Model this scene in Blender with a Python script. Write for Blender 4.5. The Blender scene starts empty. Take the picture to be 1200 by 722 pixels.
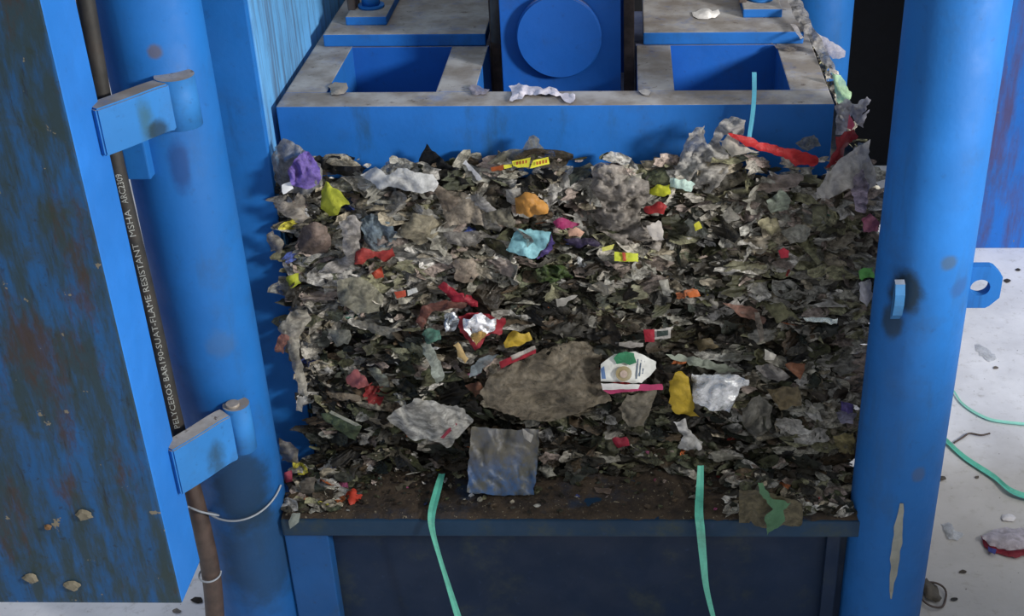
import bpy, bmesh, math, random
from mathutils import Vector, Matrix, noise
from mathutils.geometry import delaunay_2d_cdt
random.seed(7)
SC = bpy.context.scene
COL = SC.collection

# ------------------------------------------------------------------ camera
PITCH, YAW, ROLL = map(math.radians, (30.185, -1.569, -0.870))
FPX, CXP, CYP = 1499.75, 700.7, 361.0
CAM = Vector((.146, -2.3727, 2.2695))
def _axes():
    cp, sp = math.cos(PITCH), math.sin(PITCH)
    f = Vector((math.sin(YAW)*cp, math.cos(YAW)*cp, -sp))
    r = Vector((math.cos(YAW), -math.sin(YAW), 0))
    u = r.cross(f)
    c, s = math.cos(ROLL), math.sin(ROLL)
    return c*r+s*u, -s*r+c*u, f
AR, AU, AF = _axes()
cd = bpy.data.cameras.new('camera'); cam = bpy.data.objects.new('camera', cd); COL.objects.link(cam)
cd.sensor_fit = 'HORIZONTAL'; cd.sensor_width = 36; cd.lens = FPX/1200*36
cd.shift_x = -(CXP-600)/1200
cd.clip_start = .05; cd.clip_end = 60
mw = Matrix((AR, AU, -AF)).transposed().to_4x4(); mw.translation = CAM
cam.matrix_world = mw
SC.camera = cam
def atY(x, y, Y):
    d = AR*((x-CXP)/FPX)-AU*((y-CYP)/FPX)+AF
    return CAM+d*((Y-CAM.y)/d.y)
def atZ(x, y, Z):
    d = AR*((x-CXP)/FPX)-AU*((y-CYP)/FPX)+AF
    return CAM+d*((Z-CAM.z)/d.z)

# ------------------------------------------------------------------ light
SC.view_settings.view_transform = 'Standard'; SC.view_settings.look = 'None'
SC.view_settings.exposure = 0.0; SC.view_settings.gamma = 1; SC.view_settings.use_curve_mapping = False
LP = Vector((2.9, -1.92, 2.40))               # tall daylight opening high on the right of the hall
sd = bpy.data.lights.new('daylight', 'AREA'); sun = bpy.data.objects.new('daylight', sd); COL.objects.link(sun)
sd.shape = 'DISK'; sd.size = .55; sd.energy = 188; sd.color = (1.0, .98, .95)
sun.location = LP
sun.rotation_euler = (Vector((0, 0, .95))-LP).to_track_quat('-Z', 'Y').to_euler()
W = bpy.data.worlds.new('world'); SC.world = W; W.use_nodes = True
nt = W.node_tree; bg = nt.nodes['Background']
tc = nt.nodes.new('ShaderNodeTexCoord'); sp = nt.nodes.new('ShaderNodeSeparateXYZ'); cr = nt.nodes.new('ShaderNodeValToRGB')
mr = nt.nodes.new('ShaderNodeMapRange'); mr.inputs[1].default_value = -1
nt.links.new(tc.outputs['Generated'], sp.inputs[0]); nt.links.new(sp.outputs['Z'], mr.inputs[0])
nt.links.new(mr.outputs[0], cr.inputs[0]); nt.links.new(cr.outputs[0], bg.inputs[0])
e = cr.color_ramp.elements
e[0].position = .45; e[0].color = (.07, .075, .085, 1)
e[1].position = .85; e[1].color = (.90, .95, 1.0, 1)
bg.inputs[1].default_value = .74

# ------------------------------------------------------------------ helpers
def s2l(c):
    return tuple(((v/255)/12.92 if v/255 <= .04045 else ((v/255+.055)/1.055)**2.4) for v in c)
def obj(name, bm, mats, parent=None, smooth=False):
    me = bpy.data.meshes.new(name); bm.normal_update(); bm.to_mesh(me); bm.free()
    for m in (mats if isinstance(mats, (list, tuple)) else [mats]): me.materials.append(m)
    if smooth:
        for p in me.polygons: p.use_smooth = True
    o = bpy.data.objects.new(name, me); COL.objects.link(o)
    if parent: o.parent = parent
    return o
def tag(o, label=None, cat=None, group=None, kind=None):
    if label: o['label'] = label
    if cat: o['category'] = cat
    if group: o['group'] = group
    if kind: o['kind'] = kind
    return o
def thing(name, label, cat, group=None):
    o = bpy.data.objects.new(name, None); COL.objects.link(o); o.empty_display_size = .05
    return tag(o, label, cat, group)
def bx(bm, x0, x1, y0, y1, z0, z1, bev=.004, mi=0):
    r = bmesh.ops.create_cube(bm, size=1)
    for v in r['verts']:
        v.co = Vector(((x0+x1)/2+v.co.x*(x1-x0), (y0+y1)/2+v.co.y*(y1-y0), (z0+z1)/2+v.co.z*(z1-z0)))
    if bev:
        es = list({e for v in r['verts'] for e in v.link_edges})
        q = bmesh.ops.bevel(bm, geom=es, offset=bev, segments=2, affect='EDGES', profile=.6)
        fs = q['faces']
    for f in {f for v in r['verts'] if v.is_valid for f in v.link_faces}: f.material_index = mi
    return bm
def box(*a, **k):
    bm = bmesh.new(); bx(bm, *a, **k); return bm
def cyl(bm, p0, p1, r, seg=40, r2=None, bev=0):
    p0, p1 = Vector(p0), Vector(p1); d = p1-p0
    q = bmesh.ops.create_cone(bm, cap_ends=True, segments=seg, radius1=r, radius2=r if r2 is None else r2, depth=d.length)
    M = Matrix.Translation((p0+p1)/2) @ d.to_track_quat('Z', 'Y').to_matrix().to_4x4()
    bmesh.ops.transform(bm, matrix=M, verts=q['verts'])
    for f in {f for v in q['verts'] for f in v.link_faces}:
        f.smooth = len(f.verts) == 4
    return bm
def spline(pts, n=8):
    pts = [Vector(p) for p in pts]; out = []
    P = [pts[0]*2-pts[1]]+pts+[pts[-1]*2-pts[-2]]
    for i in range(1, len(P)-2):
        for k in range(n):
            t = k/n; a, b, c, d = P[i-1], P[i], P[i+1], P[i+2]
            out.append(.5*((2*b)+(-a+c)*t+(2*a-5*b+4*c-d)*t*t+(-a+3*b-3*c+d)*t**3))
    out.append(pts[-1]); return out
def tube(bm, pts, r, seg=14):
    rings = []
    up = Vector((0, -1, .2)); n = len(pts)
    for i, p in enumerate(pts):
        t = (pts[min(i+1, n-1)]-pts[max(i-1, 0)]).normalized()
        a = t.cross(up).normalized(); b = a.cross(t).normalized()
        rr = r(i/(n-1)) if callable(r) else r
        rings.append([bm.verts.new(p+(a*math.cos(2*math.pi*k/seg)+b*math.sin(2*math.pi*k/seg))*rr) for k in range(seg)])
    for i in range(n-1):
        for k in range(seg):
            f = bm.faces.new((rings[i][k], rings[i][(k+1) % seg], rings[i+1][(k+1) % seg], rings[i+1][k])); f.smooth = True
    bm.faces.new(rings[0]); bm.faces.new(rings[-1][::-1])
    return bm
def ribbon(pts, w, wd, th=.0012, jit=0):
    bm = bmesh.new(); prev = None
    for i, p in enumerate(pts):
        d = Vector(wd(i) if callable(wd) else wd).normalized()
        t = (pts[min(i+1, len(pts)-1)]-pts[max(i-1, 0)]).normalized()
        nrm = t.cross(d).normalized()
        ww = (w(i/(len(pts)-1)) if callable(w) else w)/2
        cup = nrm*ww*.25
        c = [bm.verts.new(p-d*ww+cup), bm.verts.new(p), bm.verts.new(p+d*ww+cup),
             bm.verts.new(p+d*ww+cup+nrm*th), bm.verts.new(p+nrm*th), bm.verts.new(p-d*ww+cup+nrm*th)]
        if prev:
            for k in range(6): bm.faces.new((prev[k], prev[(k+1) % 6], c[(k+1) % 6], c[k]))
        else: bm.faces.new(c)
        prev = c
    bm.faces.new(prev[::-1]); return bm

# ------------------------------------------------------------------ materials
class NT:
    def __init__(s, name):
        s.m = bpy.data.materials.new(name); s.m.use_nodes = True; s.t = s.m.node_tree
        s.b = s.t.nodes['Principled BSDF']; s.tc = s.n('ShaderNodeTexCoord')
        s.pos = s.n('ShaderNodeNewGeometry').outputs['Position']
    def n(s, t, **k):
        x = s.t.nodes.new(t)
        for a, v in k.items(): setattr(x, a, v)
        return x
    def l(s, a, b): s.t.links.new(a, b)
    def noise(s, scale, stretch=(1, 1, 1), detail=5, rough=.6, src=None, dist=0):
        mp = s.n('ShaderNodeMapping'); mp.inputs['Scale'].default_value = stretch
        s.l(src or s.pos, mp.inputs[0])
        x = s.n('ShaderNodeTexNoise'); x.inputs['Scale'].default_value = scale
        x.inputs['Detail'].default_value = detail; x.inputs['Roughness'].default_value = rough
        x.inputs['Distortion'].default_value = dist
        s.l(mp.outputs[0], x.inputs['Vector']); return x.outputs['Fac']
    def ramp(s, v, a, b, lo=0, hi=1):
        x = s.n('ShaderNodeMapRange'); x.interpolation_type = 'SMOOTHSTEP'
        for i, q in zip((1, 2, 3, 4), (a, b, lo, hi)): x.inputs[i].default_value = q
        s.l(v, x.inputs[0]); return x.outputs[0]
    def math(s, op, a, b=None):
        x = s.n('ShaderNodeMath', operation=op)
        for i, q in enumerate((a, b)):
            if q is None: continue
            if isinstance(q, (int, float)): x.inputs[i].default_value = q
            else: s.l(q, x.inputs[i])
        return x.outputs[0]
    def mix(s, fac, a, b):
        x = s.n('ShaderNodeMix', data_type='RGBA')
        for sock, q in ((x.inputs[0], fac), (x.inputs[6], a), (x.inputs[7], b)):
            if isinstance(q, (int, float)): sock.default_value = q
            elif isinstance(q, tuple): sock.default_value = (*q[:3], 1)
            else: s.l(q, sock)
        return x.outputs[2]
    def bump(s, h, strength=.2, dist=.01):
        x = s.n('ShaderNodeBump'); x.inputs['Strength'].default_value = strength; x.inputs['Distance'].default_value = dist
        s.l(h, x.inputs['Height']); s.l(x.outputs[0], s.b.inputs['Normal'])
    def done(s, col, rough=.5, metal=0, spec=.5):
        if isinstance(col, tuple): s.b.inputs['Base Color'].default_value = (*col[:3], 1)
        else: s.l(col, s.b.inputs['Base Color'])
        if isinstance(rough, (int, float)): s.b.inputs['Roughness'].default_value = rough
        else: s.l(rough, s.b.inputs['Roughness'])
        s.b.inputs['Metallic'].default_value = metal
        s.b.inputs['Specular IOR Level'].default_value = spec
        return s.m
    def spot(s, c, r, soft=.35, wob=.5, nscale=25):
        a = s.n('ShaderNodeVectorMath', operation='SUBTRACT'); s.l(s.pos, a.inputs[0]); a.inputs[1].default_value = c
        b = s.n('ShaderNodeVectorMath', operation='DIVIDE'); s.l(a.outputs[0], b.inputs[0]); b.inputs[1].default_value = r
        ln = s.n('ShaderNodeVectorMath', operation='LENGTH'); s.l(b.outputs[0], ln.inputs[0])
        nz = s.math('MULTIPLY', s.math('SUBTRACT', s.noise(nscale), .5), wob*2)
        return s.ramp(s.math('ADD', ln.outputs['Value'], nz), 1-soft, 1+soft, 1, 0)

BLUE = s2l((27, 101, 172))
def paint(name, base=BLUE, var=.25, dirt=.12, streak=0, dust=0, spots=(), rough=.55, streak_col=s2l((62, 52, 44)), chips=.0, streak2=None, stretch=(1, 1, .12), sscale=26):
    m = NT(name)
    c = m.mix(m.ramp(m.noise(3.5), .35, .7), tuple(v*(1-var*.5) for v in base), tuple(min(1, v*(1+var*.4)) for v in base))
    if dirt:
        c = m.mix(m.ramp(m.noise(9, detail=8, rough=.7), .5, .8, 0, dirt*2), c, s2l((52, 60, 52)))
        c = m.mix(m.ramp(m.noise(60, detail=4), .6, .75, 0, dirt*1.4), c, s2l((30, 50, 78)))
    if streak:
        f = m.ramp(m.noise(sscale, stretch, 6, .7), .62-.28*streak, .78-.2*streak)
        c = m.mix(m.math('MULTIPLY', f, .4+.5*streak), c, streak_col)
    if streak2:
        f = m.ramp(m.noise(11, (1, 1, .35), 8, .75), .52, .66)
        c = m.mix(m.math('MULTIPLY', f, .75), c, streak2)
        f = m.ramp(m.noise(48, (1, 1, .14), 6, .75), .56, .70)
        c = m.mix(m.math('MULTIPLY', f, .7), c, s2l((34, 34, 30)))
    if chips:
        c = m.mix(m.ramp(m.noise(34, detail=3), .70-chips*.1, .73-chips*.1), c, s2l((120, 112, 96)))
    for (cc, rr, rgb, amt) in spots:
        c = m.mix(m.math('MULTIPLY', m.spot(cc, rr), amt), c, s2l(rgb))
    if dust:
        g = m.n('ShaderNodeNewGeometry'); sx = m.n('ShaderNodeSeparateXYZ'); m.l(g.outputs['True Normal'], sx.inputs[0])
        top = m.ramp(sx.outputs['Z'], .6, .95)
        dn = m.ramp(m.noise(16, detail=8, rough=.72), .25, .5, .55, 1)
        dc = m.mix(m.ramp(m.noise(11, detail=6), .35, .7), s2l((126, 118, 110)), s2l((168, 165, 162)))
        dc = m.mix(m.ramp(m.noise(45, detail=5, rough=.7), .58, .72), dc, s2l((84, 72, 62)))
        c = m.mix(m.math('MULTIPLY', m.math('MULTIPLY', top, dn), dust), c, dc)
    m.bump(m.noise(70, detail=4), .12, .004)
    return m.done(c, m.ramp(m.noise(12), .3, .7, rough, rough+.18), spec=.3)
def plain(name, rgb, rough=.6, metal=0, var=.15, bump=.15, nscale=30, dirt=None):
    m = NT(name); b = s2l(rgb)
    c = m.mix(m.ramp(m.noise(nscale, detail=6), .3, .7), tuple(v*(1-var) for v in b), tuple(min(1, v*(1+var)) for v in b))
    if dirt: c = m.mix(m.ramp(m.noise(14, detail=7, rough=.7), .5, .72, 0, dirt), c, s2l((58, 46, 36)))
    m.bump(m.noise(nscale*3), bump, .004)
    return m.done(c, rough, metal)
M = {}
M['blue'] = paint('blue_paint', dirt=.16, streak=.28, streak_col=s2l((24, 62, 104)), sscale=14)
M['column'] = paint('column_paint', dirt=.16, streak=.3, streak_col=s2l((40, 84, 130)), sscale=12, stretch=(1, 1, .18), spots=[
    ((*atY(1062, 346, -.285),), (.030, .06, .045), (26, 38, 36), .9),
    ((*atY(1047, 385, -.285),), (.018, .06, .040), (34, 46, 44), .8),          # grime round the weld tab
    ((.735, -.285, 1.15), (.016, .03, .016), (62, 78, 88), .7),
    ((.765, -.27, 1.09), (.02, .03, .018), (40, 78, 130), .7),
    ((.735, -.29, .665), (.014, .03, .018), (70, 85, 110), .6),
    ((-.66, -.28, 1.56), (.012, .03, .012), (86, 80, 84), .8),
    ((-.655, -.29, .62), (.06, .07, .11), (24, 44, 56), .8),
    ((-.64, -.28, .42), (.09, .09, .13), (30, 52, 66), .65),
    ((-.655, -.29, 1.35), (.018, .03, .05), (20, 40, 90), .6),
    ((-.64, -.29, .97), (.03, .04, .03), (70, 90, 110), .35)])
M['wall'] = paint('side_wall_paint', base=s2l((96, 162, 216)), dirt=.14, streak=.68, streak_col=s2l((70, 82, 100)), sscale=40, stretch=(1, 1, .06))
M['platen'] = paint('platen_paint', base=s2l((28, 100, 176)), dirt=.22, dust=1, streak=.4, streak_col=s2l((36, 72, 96)), sscale=11, stretch=(1, 1, .3))
M['inner'] = paint('inner_blue_paint', base=s2l((20, 88, 172)), dirt=.2, dust=.6)
M['base'] = paint('shaded_base_paint', base=s2l((8, 32, 58)), dirt=.4)  # shade on the web is put into this darker blue, speckled with dirt
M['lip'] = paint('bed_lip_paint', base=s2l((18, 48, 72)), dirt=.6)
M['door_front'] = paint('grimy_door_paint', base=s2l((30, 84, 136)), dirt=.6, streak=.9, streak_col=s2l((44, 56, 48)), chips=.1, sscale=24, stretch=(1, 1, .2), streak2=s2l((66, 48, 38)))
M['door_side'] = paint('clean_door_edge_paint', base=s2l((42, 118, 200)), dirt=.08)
M['arm'] = paint('hinge_arm_paint', base=s2l((44, 116, 182)), dirt=.25, dust=1, spots=[((-.668, -.33, 1.47), (.012, .05, .05), (50, 84, 84), .7), ((-.655, -.33, 1.445), (.014, .05, .02), (24, 36, 34), .8), ((-.668, -.33, .76), (.016, .05, .06), (36, 56, 60), .8)])
M['panel'] = paint('rusty_panel_paint', base=s2l((34, 108, 196)), dirt=.2, streak=.62, streak_col=s2l((84, 58, 72)), chips=.2, sscale=9, stretch=(1, 1, .16))
M['rust'] = plain('rusty_steel', (84, 72, 66), .8, var=.35, bump=.4)
M['grey_steel'] = plain('grey_steel', (104, 98, 92), .7, var=.3, bump=.3)
M['weld'] = plain('bare_steel', (150, 140, 128), .45, var=.3)
M['primer'] = plain('bare_primer', (128, 128, 118), .7, var=.2)
M['hose'] = plain('black_rubber', (44, 42, 38), .62, var=.3, dirt=.6)
M['hose_dirty'] = plain('muddy_rubber', (64, 50, 42), .55, var=.35)
M['ink'] = plain('white_ink', (150, 152, 146), .7, var=.2)
M['wire'] = plain('galvanised_wire', (140, 146, 152), .4, var=.1)
M['strap'] = plain('mint_strapping', (96, 186, 160), .4, var=.15, dirt=.35)
M['strap_pale'] = plain('pale_mint_strapping', (150, 220, 200), .4, var=.1)
M['strap_cyan'] = plain('cyan_strapping', (120, 222, 250), .4, var=.1)
M['black'] = plain('dark_void', (9, 10, 14), .9, var=.3)  # near-black colour stands in for the darkness of the void behind
m = NT('base_dirt')
c = m.mix(m.ramp(m.noise(22, detail=8, rough=.75), .3, .7), s2l((34, 26, 20)), s2l((74, 60, 44)))
c = m.mix(m.ramp(m.noise(7, detail=6), .52, .68), c, s2l((26, 42, 62)))
c = m.mix(m.ramp(m.noise(120, detail=3), .63, .7), c, s2l((128, 118, 98)))
m.bump(m.noise(60, detail=8, rough=.7), .7, .012); M['dirt'] = m.done(c, .9)
m = NT('concrete_floor')
c = m.mix(m.ramp(m.noise(2.2, detail=7), .3, .7), s2l((205, 205, 210)), s2l((242, 242, 246)))
c = m.mix(m.ramp(m.noise(30, detail=6, rough=.7), .52, .75, 0, .5), c, s2l((150, 145, 138)))
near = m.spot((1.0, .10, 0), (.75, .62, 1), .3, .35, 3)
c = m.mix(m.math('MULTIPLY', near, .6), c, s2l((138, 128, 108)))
c = m.mix(m.ramp(m.noise(75, detail=2), .72, .75, 0, .8), c, s2l((70, 64, 58)))
m.bump(m.noise(80, detail=6), .2, .004); M['floor'] = m.done(c, .75)
m = NT('bale_core')
c = m.mix(m.ramp(m.noise(28, (1, 1, 2.2), 8, .7), .3, .7), s2l((26, 23, 18)), s2l((78, 70, 56)))
m.bump(m.noise(50, (1, 1, 2), 8, .7), 1, .02); M['core'] = m.done(c, .85)
# loose scraps: colour carried by each mesh's colour attribute
m = NT('scrap_mix')
at = m.n('ShaderNodeAttribute'); at.attribute_name = 'tint'
c = m.mix(m.ramp(m.noise(42, detail=6, rough=.7), .42, .72, 0, .65), at.outputs['Color'], s2l((52, 48, 38)))
var_ = m.n('ShaderNodeVectorMath', operation='SCALE'); m.l(c, var_.inputs[0]); m.l(m.ramp(m.noise(55, (1, 1, 1.6), 4, .6, dist=1.6), .32, .68, .42, 1.45), var_.inputs['Scale']); c = var_.outputs[0]
c = m.mix(m.ramp(m.noise(10, (1, 1, 1.8), 6, .65), .42, .66, 0, .6), c, s2l((44, 38, 24)))
m.l(m.ramp(m.noise(48, detail=4), .3, .5, .55, 1), m.b.inputs['Alpha'])
m.bump(m.noise(110, detail=4), .5, .006); M['scrap'] = m.done(c, .6, spec=.3)
_fm = {}
def film_mat(rgb, kind='film', dirt=.35):
    g_ = sum(rgb)/3; rgb = tuple(int(max(0, min(255, (g_+(v-g_)*.86)))) for v in rgb)
    k = (rgb, kind, dirt)
    if k in _fm: return _fm[k]
    m = NT(kind+'_%02x%02x%02x' % rgb); b = s2l(rgb)
    c = m.mix(m.ramp(m.noise(28, detail=6, rough=.65), .3, .7), tuple(v*.82 for v in b), tuple(min(1, v*1.12) for v in b))
    if dirt: c = m.mix(m.ramp(m.noise(24, detail=8, rough=.72, dist=.6), .48, .72, 0, dirt), c, s2l((62, 55, 42)))
    if dirt >= .35: c = m.mix(m.ramp(m.noise(10, (1, 1, 1.8), 6, .65), .45, .66, 0, .45), c, s2l((50, 42, 28)))
    if dirt >= .3 and kind == 'film':
        var_ = m.n('ShaderNodeVectorMath', operation='SCALE'); m.l(c, var_.inputs[0]); m.l(m.ramp(m.noise(34, (1, 1, 1.3), 4, .6, dist=1.8), .32, .68, .62, 1.32), var_.inputs['Scale']); c = var_.outputs[0]
    m.bump(m.noise(70, detail=6, rough=.65, dist=1.2), {'film': .5, 'foil': .5, 'paper': .25}[kind], .008)
    m.done(c, {'film': .42, 'foil': .25, 'paper': .8}[kind], .8 if kind == 'foil' else 0, .4)
    if kind == 'film' and sum(rgb) > 330 and max(rgb)-min(rgb) < 60:      # thin grey film is partly see-through
        m.l(m.ramp(m.noise(34, detail=5, rough=.7, dist=.8), .34, .62, .55, .98), m.b.inputs['Alpha'])
    if kind == 'film':
        tr = m.n('ShaderNodeBsdfTranslucent'); ms = m.n('ShaderNodeMixShader'); ms.inputs[0].default_value = .28
        m.l(c, tr.inputs[0]); m.l(m.b.outputs[0], ms.inputs[1]); m.l(tr.outputs[0], ms.inputs[2])
        m.l(ms.outputs[0], m.t.nodes['Material Output'].inputs['Surface'])
    _fm[k] = m.m; return m.m

# ------------------------------------------------------------------ setting
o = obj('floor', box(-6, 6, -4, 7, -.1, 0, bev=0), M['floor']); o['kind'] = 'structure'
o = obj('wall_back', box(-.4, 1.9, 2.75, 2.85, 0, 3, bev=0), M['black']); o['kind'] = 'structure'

o = obj('shade_wall', box(1.45, 3.2, -1.2, -1.1, 0, 1.63, bev=0), M['floor']); o['kind'] = 'structure'   # added low wall, out of view on the right, to shade the press foot
# ------------------------------------------------------------------ the press
XL, XR, CY, CR, TOP = -.688, .7125, -.2, .0895, 2.35
press = thing('baling_press', 'blue steel vertical baling press frame with thick round columns around the waste bale', 'baling press')
for (x, y) in ((XL, CY), (XR, CY), (XR, 1.3)):
    bm = bmesh.new(); cyl(bm, (x, y, 0), (x, y, TOP if y < 0 else 2.0), CR, 64); obj('column', bm, M['column'], press)
# bed: top plate, lip flange, web, bottom flange
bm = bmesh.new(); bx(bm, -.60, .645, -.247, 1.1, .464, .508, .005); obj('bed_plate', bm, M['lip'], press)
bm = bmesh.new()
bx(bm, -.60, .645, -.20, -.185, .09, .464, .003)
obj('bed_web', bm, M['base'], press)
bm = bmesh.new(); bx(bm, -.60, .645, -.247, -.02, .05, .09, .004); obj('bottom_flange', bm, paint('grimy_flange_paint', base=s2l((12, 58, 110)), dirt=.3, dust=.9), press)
for (x0, x1, yy) in ((-.60, -.505, -.238), (.575, .605, -.225)):
    obj('gusset', box(x0, x1, yy, -.20, .09, .464, .003), M['base'] if x0 > 0 else paint('dull_gusset_paint', base=s2l((20, 76, 132)), dirt=.35), press)  # left gusset in a duller blue than the columns, with speckled dirt
# dirt lying on the bed
bm = bmesh.new(); nx, ny = 150, 34; g = []
for j in range(ny):
    row = []
    for i in range(nx):
        x = -.598+1.24*i/(nx-1); y = -.243+.30*j/(ny-1)
        h = .006+.010*noise.noise(Vector((x*14, y*14, 3)))+.006*noise.noise(Vector((x*60, y*60, 9)))+.03*max(0, (y+.16))
        if j == 0: h = -.001
        row.append(bm.verts.new((x, y+.004*noise.noise(Vector((x*40, 0, 1))), .508+max(h, -.001))))
    g.append(row)
for j in range(ny-1):
    for i in range(nx-1): bm.faces.new((g[j][i], g[j][i+1], g[j+1][i+1], g[j+1][i])).smooth = True
tag(obj('caked_dirt', bm, M['dirt']), 'dark brown caked dirt and waste crumbs covering the press bed below the bale', 'dirt', kind='stuff')
# left chamber wall with front flange
obj('side_wall', box(-.585, -.562, -.03, 1.2, .508, 2.2, .002), M['wall'], press)
obj('wall_flange', box(-.70, -.565, -.045, -.028, .0, 2.2, .003), M['blue'], press)
# lug on right column (eye plate), weld tab, bare primer scratch
bm = bmesh.new()
cx, cz, R1 = .829, 1.056, .036
oc = [(-.047, -.045), (.012, -.045), (.034, -.022), (.034, .024), (.014, .045), (-.047, .045)]
ring = []
for k in range(32):
    a = 2*math.pi*k/32; d = Vector((math.cos(a), math.sin(a)))
    best = 9
    for i in range(len(oc)):
        p, q = Vector(oc[i]), Vector(oc[(i+1) % len(oc)]); e_ = q-p
        den = d.x*e_.y-d.y*e_.x
        if abs(den) < 1e-9: continue
        t = (p.x*e_.y-p.y*e_.x)/den; u = (p.x*d.y-p.y*d.x)/den
        if t > 0 and -1e-6 <= u <= 1+1e-6: best = min(best, t)
    ring.append((d*best, Vector((d.x*.019-.006, d.y*.0175))))
def lay(y): return [(bm.verts.new((cx+a.x, y, cz+a.y)), bm.verts.new((cx+b.x, y, cz+b.y))) for a, b in ring]
A, B = lay(-.212), lay(-.192)
for k in range(32):
    n = (k+1) % 32
    bm.faces.new((A[k][0], A[n][0], A[n][1], A[k][1])); bm.faces.new((B[k][1], B[n][1], B[n][0], B[k][0]))
    bm.faces.new((A[k][0], B[k][0], B[n][0], A[n][0])); bm.faces.new((A[k][1], A[n][1], B[n][1], B[k][1]))
tag(obj('eye_lug', bm, M['blue'], press), 'octagonal blue eye plate with a round hole')
bm = bmesh.new(); pts = [(0, .040), (.012, .036), (.021, .018), (.022, -.004), (.016, -.028), (0, -.045)]
c0 = atY(1053, 352, -.286)
vs = [[bm.verts.new((c0.x+s, -.278-b, c0.z+a)) for (b, a) in pts] for s in (-.010, .008)]
bm.faces.new(vs[0]); bm.faces.new(vs[1][::-1])
for k in range(len(pts)): bm.faces.new((vs[0][k], vs[1][k], vs[1][(k+1) % 6], vs[0][(k+1) % 6]))
bmesh.ops.recalc_face_normals(bm, faces=bm.faces)
obj('weld_tab', bm, paint('tab_paint', base=s2l((52, 110, 160)), dirt=.3, dust=.6), press)
bm = bmesh.new(); prev = None
for k in range(13):                       # a strip of bare primer lying on the column skin
    p = atY(1056-13*k/12+.6*math.sin(k*1.7), 588+112*k/12, -.285); w = .0085*math.sin(math.pi*min(1, .08+k/13))+.0015+.001*math.sin(k*2.9)
    cur = []
    for s in (-1, 0, 1):
        x = p.x+s*w; yy = CY-math.sqrt((CR+.0012)**2-(x-XR)**2); cur.append(bm.verts.new((x, yy, p.z)))
    if prev: bm.faces.new((prev[0], prev[1], cur[1], cur[0])); bm.faces.new((prev[1], prev[2], cur[2], cur[1]))
    prev = cur
tag(obj('bare_scratch', bm, M['primer'], press), 'grey scraped patch on the blue column')

# ------------------------------------------------------------------ pressing platen
pl = thing('press_platen', 'blue pressing platen with dusty open frame resting on top of the bale', 'platen')
bm = bmesh.new(); Z1 = 1.35; ZB = 1.195
P = [(-.55, .55, 0, .08), (-.55, -.465, .08, 1.1), (-.243, -.163, .08, .36), (.165, .24, .08, .36), (.472, .55, .08, 1.1)]
for (x0, x1, y0, y1) in P: bx(bm, x0, x1, y0, y1, ZB, Z1, .0025)
obj('frame', bm, M['platen'], pl)
bm = bmesh.new()
bx(bm, -.466, -.162, .36, .375, ZB, Z1-.001, .001); bx(bm, .163, .473, .36, .375, ZB, Z1-.001, .001)
bx(bm, -.549, .549, .01, 1.09, ZB-.012, ZB+.006, .001)
obj('inner_plate', bm, M['inner'], pl)
obj('top_plate', box(-.528, -.168, .362, 1.1, Z1, Z1+.028, .003), M['platen'], pl)
obj('top_plate', box(.180, .532, .362, 1.1, Z1, Z1+.028, .003), M['platen'], pl)
ZT = Z1+.028
for (x0, x1, y0) in ((-.488, -.396, .425), (.406, .494, .462)):
    cb = obj('clamp_block', box(x0, x1, y0, y0+.22, ZT, ZT+.020, .003), M['platen'], pl)
    bm = bmesh.new(); xm = (x0+x1)/2; cyl(bm, (xm, y0+.075, ZT+.02), (xm, y0+.075, ZT+.026), .030, 24)
    cyl(bm, (xm, y0+.075, ZT+.026), (xm, y0+.075, ZT+.046), .022, 6); cyl(bm, (xm, y0+.075, ZT+.046), (xm, y0+.075, ZT+.075), .012, 16)
    obj('bolt', bm, M['blue'], cb)
    bm = bmesh.new(); bx(bm, xm-.05, xm-.032, y0+.05, y0+.11, ZT+.018, ZT+.05, .004); obj('lock_tab', bm, M['rust'], cb)
# trunnion plate with ram end disc
tp = obj('ram_plate', box(-.118, .131, .20, .235, 1.19, 1.95, .002), M['inner'], pl)
bm = bmesh.new(); cyl(bm, (.004, .178, 1.428), (.004, .202, 1.428), .088, 64)
bmesh.ops.bevel(bm, geom=[e for e in bm.edges if not e.smooth or len(e.link_faces) == 2 and abs(e.link_faces[0].normal.dot(e.link_faces[1].normal)) < .3], offset=.003, segments=2, affect='EDGES')
obj('ram_disc', bm, M['inner'], tp)
obj('guide_rail', box(-.160, -.140, .38, .9, 1.17, 1.88, .002), M['rust'], pl)
obj('guide_rail', box(.137, .160, .30, .9, 1.17, 1.88, .002), M['rust'], pl)
bm = bmesh.new(); cyl(bm, (-.140, .36, 1.36), (-.134, .40, 1.75), .016, 16, bev=0); obj('grease_pipe', bm, M['grey_steel'], pl)
obj('cross_plate', box(-.16, .16, .6, .62, 1.17, 1.88, .002), M['inner'], pl)

# ------------------------------------------------------------------ door on the left
dr = thing('press_door', 'grimy blue steel press door with bright clean edge, hinged left of the bale', 'door')
DZ = .527
bm = bmesh.new(); bx(bm, -1.75, -.724, -.522, -.40, DZ, 2.1, .004)
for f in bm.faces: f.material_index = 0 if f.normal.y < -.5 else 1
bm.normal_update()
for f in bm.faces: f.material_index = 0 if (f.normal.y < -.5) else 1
obj('panel', bm, [M['door_front'], M['door_side']], dr)
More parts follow.
